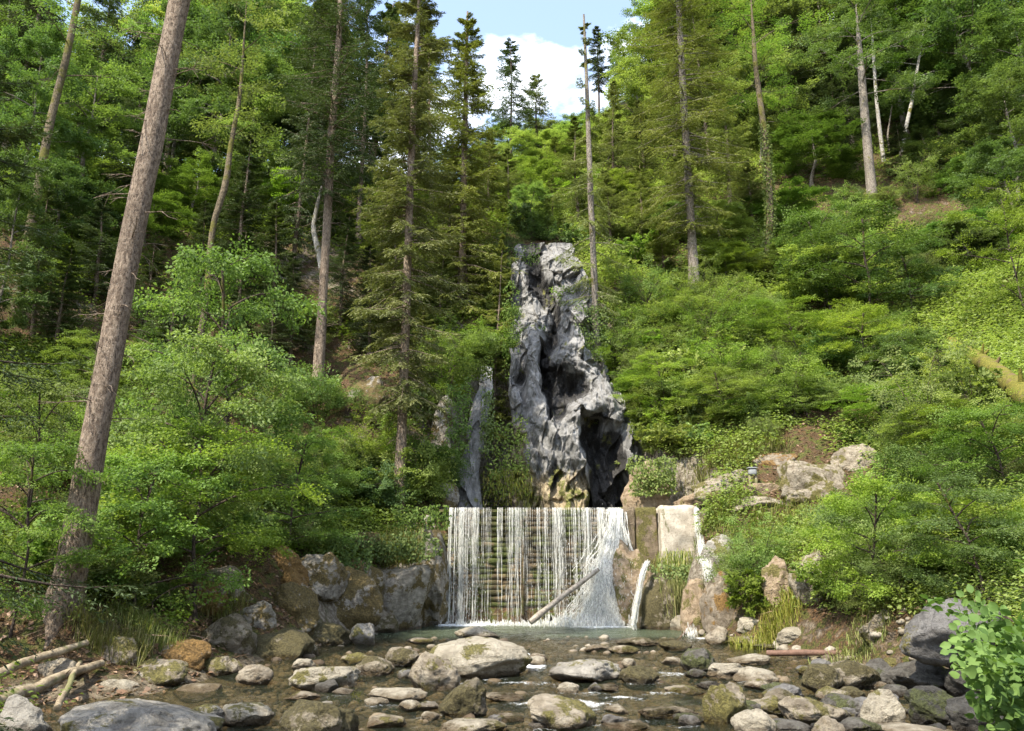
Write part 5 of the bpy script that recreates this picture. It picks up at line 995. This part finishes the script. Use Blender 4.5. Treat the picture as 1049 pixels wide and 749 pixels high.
# ------------------------------------------------------------------ ground cover
def scatter(N, x0, x1, y0, y1, seed):
    g = np.random.default_rng(seed); x = g.uniform(x0, x1, N); y = g.uniform(y0, y1, N); z = hz(x, y)
    dep = y * CP + (z - EYE) * SP; px = PW / 2 + FPX * x / dep; py = PH / 2 - FPX * (-y * SP + (z - EYE) * CP) / dep
    d = np.maximum(LBx(y) - x, x - RBx(y)); d = np.where(y > 29.4, np.maximum(d, y - 29.4), d)
    k = (px > -90) & (px < PW + 90) & (py > -60) & (py < PH + 60) & (d > .75) & (g.random(N) < np.clip((17 / np.maximum(dep, 8)) ** 1.25, 0, 1)) & ~((y > 29) & (y < 39) & (x > -.1) & (x < 3.4))
    return x[k], y[k], z[k], px[k], py[k], dep[k], g
def cover(name, side, mat, label, N=300000):
    x, y, z, px, py, dep, g = scatter(N, -32 if side < 0 else 0.2, .6 if side < 0 else 38, 7, 62, 40 + side)
    m = fbm(np.stack([x * .45, y * .45, 0 * x], -1), 4) + .38 * (1 if side > 0 else .55)
    bare = np.exp(-((px - 905) / 75) ** 2 - ((py - 200) / 30) ** 2) * 1.4 + np.exp(-((px - 840) / 70) ** 2 - ((py - 485) / 36) ** 2) * .8 + np.exp(-((px - 370) / 90) ** 2 - ((py - 605) / 50) ** 2) * 1.1 + np.exp(-((px - 110) / 190) ** 2 - ((py - 705) / 48) ** 2) * 2.2 + np.exp(-((px - 330) / 60) ** 2 - ((py - 410) / 60) ** 2) * .6
    k = g.random(len(x)) < smooth(-.1, .3, m - bare * .6); x, y, z, dep, m = x[k], y[k], z[k], dep[k], m[k]
    n = len(x); K = 11; sc_ = (.75 + .35 * g.random(n)) * np.clip(dep / 22, .75, 1.5); h = np.clip(.08 + .55 * g.random(n) ** 2 + .25 * np.clip(m, 0, 1), .06, .9)
    a = g.uniform(0, 6.283, (n, K)); r = np.sqrt(g.random((n, K))) * .30 * sc_[:, None]; P = np.stack([x[:, None] + np.cos(a) * r, y[:, None] + np.sin(a) * r, z[:, None] + h[:, None] * g.uniform(.25, 1.1, (n, K))], -1)
    D = np.stack([np.cos(a), np.sin(a), g.normal(size=(n, K)) * .3 - .1], -1); Nn = np.array([0, 0, 1.]) + g.normal(size=(n, K, 3)) * .4; L = (.105 * sc_[:, None] * g.uniform(.6, 1.3, (n, K))).ravel()
    V, F = kites(P.reshape(-1, 3), D.reshape(-1, 3), nrm(Nn).reshape(-1, 3), L, L * g.uniform(.45, .8, len(L))); t = np.repeat(np.clip(.5 + m * .4 + g.normal(size=n) * .15, 0, 1), K)
    o = mesh_np(name, V, F, M[mat], None, False, np.clip(t * .6 + g.random(len(F)) * .4, 0, 1)); tag(o, label, 'ground cover', kind='stuff')
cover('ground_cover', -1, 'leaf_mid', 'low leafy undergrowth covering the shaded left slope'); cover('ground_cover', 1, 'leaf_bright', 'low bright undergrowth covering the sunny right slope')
def litter():
    x, y, z, px, py, dep, g = scatter(420000, -32, 38, 7, 62, 88); n = len(x); x, y, z = x[:90000], y[:90000], z[:90000]; n = len(x)
    a = g.uniform(0, 6.283, n); D = np.stack([np.cos(a), np.sin(a), g.normal(size=n) * .4], -1); Nn = np.array([0, 0, 1.]) + g.normal(size=(n, 3)) * .5; L = .10 * g.uniform(.5, 1.5, n); tw = g.random(n) < .12; L = np.where(tw, L * 4, L)
    V, F = kites(np.stack([x, y, z + .02], -1), D, nrm(Nn), L, np.where(tw, .018, L * .6)); o = mesh_np('leaf_litter', V, F, M['litter'], None, False, g.random(n)); tag(o, 'fallen brown leaves and twigs strewn over the forest floor', 'leaf litter', kind='stuff')
M['litter'] = leaf_mat('litter', (.06, .04, .022), (.15, .085, .04), (.26, .17, .10), trans=.1, hue=.01); litter()
def blades(g, P, L, W, lean):
    n = len(P); a = g.uniform(0, 6.283, n); h = np.stack([np.cos(a), np.sin(a), 0 * a], -1) * lean[:, None]; up = np.array([0, 0, 1.]); sd = np.stack([-np.sin(a), np.cos(a), 0 * a], -1) * W[:, None] * .5
    q0 = P; q1 = P + (up * .55 + h * .25) * L[:, None]; q2 = P + (up * (.85 - .3 * lean[:, None]) + h * .8) * L[:, None]
    V = np.stack([q0 - sd, q0 + sd, q1 + sd * .8, q1 - sd * .8, q2], 1).reshape(-1, 3); b = np.arange(n)[:, None] * 5
    return V, b + np.array([[0, 1, 2, 3]]), b + np.array([[3, 2, 4]])
def tuft(px, py, R, n, L, label, seed, lean=1.0, Y=None, hang=False, mat='grass', name='grass_tuft'):
    g = np.random.default_rng(seed); q = ground(px, py) if Y is None else at(px, py, Y); P = q + np.stack([np.clip(g.normal(size=n), -1.7, 1.7) * R, np.clip(g.normal(size=n), -1.7, 1.7) * R * .5, np.clip(g.normal(size=n), -1.5, 1.5) * R * (.75 if (hang or Y) else 0)], -1)
    if Y is None: P[:, 2] = hz(P[:, 0], P[:, 1]) - .02
    V, F4, F3 = blades(g, P, L * g.uniform(.5, 1.2, n), np.full(n, .011 * q[1] / 14), lean * g.uniform(.3, 1.3, n))
    if hang: zz = np.repeat(P[:, 2], 5); V[:, 2] = zz + np.where(np.abs(V[:, 2] - zz) < L * .35, .5, -1.0) * (V[:, 2] - zz) - np.clip(V[:, 2] - zz - L * .3, 0, 9) * .3; V[:, 1] -= .25
    geo = Geo(); r = g.random(n); geo.add(V, F4, r); geo.F[3].append(F3); geo.r[3].append(r)
    o = geo.build(name, M[mat]); tag(o, label, 'grass', 'grass tufts on the banks'); return o
tuft(112, 668, .35, 900, .55, 'tall green grass tuft at the foot of the thick leaning trunk', 1, 1.0); tuft(150, 650, .35, 800, .5, 'grass tuft on the bank right of the thick trunk', 2, 1.0)
tuft(215, 622, .4, 700, .5, 'grass tuft below the shrubs of the left bank', 3); tuft(411, 574, .35, 1000, .8, 'bright grass clump on the tall cracked outcrop', 4, 1.0, Y=23.3); tuft(336, 618, .35, 700, .55, 'yellowish grass tuft on the mossy outcrop', 5, 1.0, Y=22.0)
tuft(352, 722, .12, 300, .3, 'small grass tuft on the mossy brown boulder', 6, 1.1); tuft(760, 470, .8, 1500, .7, 'yellow dry grass around the small metal box', 7, 1.0); tuft(705, 502, .5, 500, .4, 'yellow-green grass above the abutment', 8, 1.0)
tuft(692, 578, .34, 700, .55, 'long grass hanging down the front of the abutment', 9, .7, Y=24.3, hang=True); tuft(690, 604, .26, 500, .7, 'lower hanging grass over the dark mossy rock', 10, .5, Y=23.6, hang=True); tuft(365, 520, .6, 600, .6, 'grass fringe at the top of the left bank', 11)
tuft(790, 548, .9, 1500, .5, 'yellow-green grass on the face below the brown ledge', 16); tuft(850, 575, .7, 1200, .5, 'grass strip beside the tan rib', 17); tuft(740, 530, .5, 900, .45, 'grass fringe beside the rounded grey boulder', 18); tuft(890, 655, .6, 900, .35, 'flat bright grass patch behind the reddish pole', 12); tuft(960, 590, .6, 900, .6, 'yellow-green grass behind the dark grey boulder', 13); tuft(800, 640, .6, 900, .6, 'grass along the right bank foot', 14); tuft(520, 502, .5, 500, .28, 'yellow grass on the ledge above the weir', 15, Y=28.6)
def cover_at(px, py, Y, rx, rz, n, mat, label, seed, leaf=.09, name='creeper'):
    """a hanging mat of small leaves on a rock face"""
    g = np.random.default_rng(seed); q = at(px, py, Y); a = np.clip(g.normal(size=(n, 3)), -1.6, 1.6) * np.array([rx, .14, rz]); a = a + .35 * np.stack([fbm(a * 2.2 + 5 * k, 3) for k in range(3)], -1) * np.array([rx, .3, rz]) * 2; P = q + a; D = nrm(g.normal(size=(n, 3)) * .6 + (0, -.3, -.8)); Nn = nrm(np.array([0, -.7, .6]) + g.normal(size=(n, 3)) * .5)
    L = leaf * g.uniform(.6, 1.3, n); V, F = kites(P, D, Nn, L, L * .7); o = Geo().add(V, F, g.random(n)).build(name, M[mat]); tag(o, label, 'creeper', 'leafy mats on the rocks')
cover_at(691, 598, 23.7, .36, .30, 1500, 'leaf_yellow', 'yellow-green leafy mat draped over the abutment front', 1);  cover_at(575, 300, 33, .3, .18, 260, 'leaf_bright', 'small plants growing in the cliff cleft', 3)
cover_at(545, 338, 32.4, .3, .12, 260, 'leaf_mid', 'row of little plants on the cliff ledge', 4); cover_at(395, 560, 22.6, .9, .22, 1500, 'leaf_mid', 'leafy plants hanging over the tall cracked outcrop', 6); cover_at(335, 570, 21.4, .7, .25, 1100, 'leaf_mid', 'leafy plants over the mossy left outcrop', 7); cover_at(430, 530, 24.3, .5, .2, 900, 'leaf_mid', 'plants fringing the rock flank left of the weir', 8); cover_at(606, 340, 31.6, .4, .8, 1300, 'leaf_bright', 'leafy creeper on the right edge of the cliff', 9); cover_at(486, 378, 29.6, .4, .25, 900, 'leaf_mid', 'leafy plants crowning the rock buttress', 12); cover_at(470, 430, 28.6, .25, .9, 1300, 'leaf_mid', 'leafy mat climbing the left side of the buttress', 13); cover_at(499, 430, 28.9, .14, .8, 900, 'leaf_yellow', 'yellow-green mat along the right side of the buttress', 14); cover_at(524, 340, 31.9, .2, 1.2, 1400, 'leaf_mid', 'leafy strip down the left edge of the cliff', 15); cover_at(535, 262, 35.5, .5, .3, 500, 'leaf_mid', 'plants on the top of the cliff', 10); cover_at(668, 488, 26.5, .45, .36, 2600, 'leaf_bright', 'yellow-green plants right of the dark overhang', 11); cover_at(520, 470, 28.9, .45, .9, 1500, 'leaf_yellow', 'yellow-green mat on the mossy step left of the cliff', 5)

# ------------------------------------------------------------------ labels of the repeats: the look, then the nearest thing one can find
LM = [(545, 420, 'the grey gorge cliff'), (548, 580, 'the waterfall'), (118, 340, 'the thick leaning trunk'), (415, 400, 'the slim straight spruce'), (608, 230, 'the half-dead spruce'), (704, 190, 'the large olive spruce'), (334, 240, 'the dead forked stem'),
      (214, 270, 'the crooked mossy tree'), (771, 485, 'the grey metal box'), (1015, 400, 'the mossy fallen trunk'), (890, 165, 'the clearing trunk'), (929, 125, 'the slanting birch'), (785, 180, 'the ivy-wrapped trunk'), (138, 737, 'the big smooth grey boulder'), (488, 668, 'the long pale boulder'),
      (985, 645, 'the large dark grey boulder'), (333, 691, 'the pale nicked boulder'), (652, 610, 'the thin white spout'), (850, 668, 'the reddish pole'), (45, 700, 'the driftwood'), (400, 600, 'the tall cracked outcrop'), (905, 728, 'the angular pale boulder'), (523, 80, 'the lone distant spruce'), (690, 535, 'the pale concrete block'), (655, 689, 'the rounded dark brown boulder'), (572, 729, 'the moss-capped tan boulder'), (830, 485, 'the flat brown ledge'), (1005, 690, 'the near leafy bush'), (478, 120, 'the thin-topped spruce'), (25, 260, 'the far left leaning trunk'), (741, 715, 'the upright dark brown boulder')]
used = set(); bpy.context.view_layer.update()
for o, look, cat, group in NAMED:
    if o.type == 'MESH': p = o.location
    else: p = Vector(o.location) + Vector((0, 0, .6 * o.scale[2] * (1.5 if cat == 'shrub' else SIZE.get('leafy0')[0] * (.6 if cat in ('tree', 'spruce') else .25))))
    px, py, _ = proj(p); c = sorted(LM, key=lambda l: (l[0] - px) ** 2 + (l[1] - py) ** 2); lab = None
    for i in range(12):
        lx, ly, ln = c[i]; dx, dy = px - lx, py - ly; dd = math.hypot(dx, dy)
        if dd < 12: continue
        h = 'right of' if dx > 0 else 'left of'; v = 'above' if dy < 0 else 'below'
        rel = h if abs(dx) > 2.2 * abs(dy) else v if abs(dy) > 2.2 * abs(dx) else v + ' and ' + h
        rel = ('just ' if dd < 70 else 'well ' if dd > 160 else '') + rel
        cand = look + ' ' + rel + ' ' + ln
        if cand not in used and len(cand.replace('-', ' ').split()) <= 16: lab = cand; break
    lab = lab or look + ' near ' + c[0][2]; used.add(lab); tag(o, lab, cat, group)
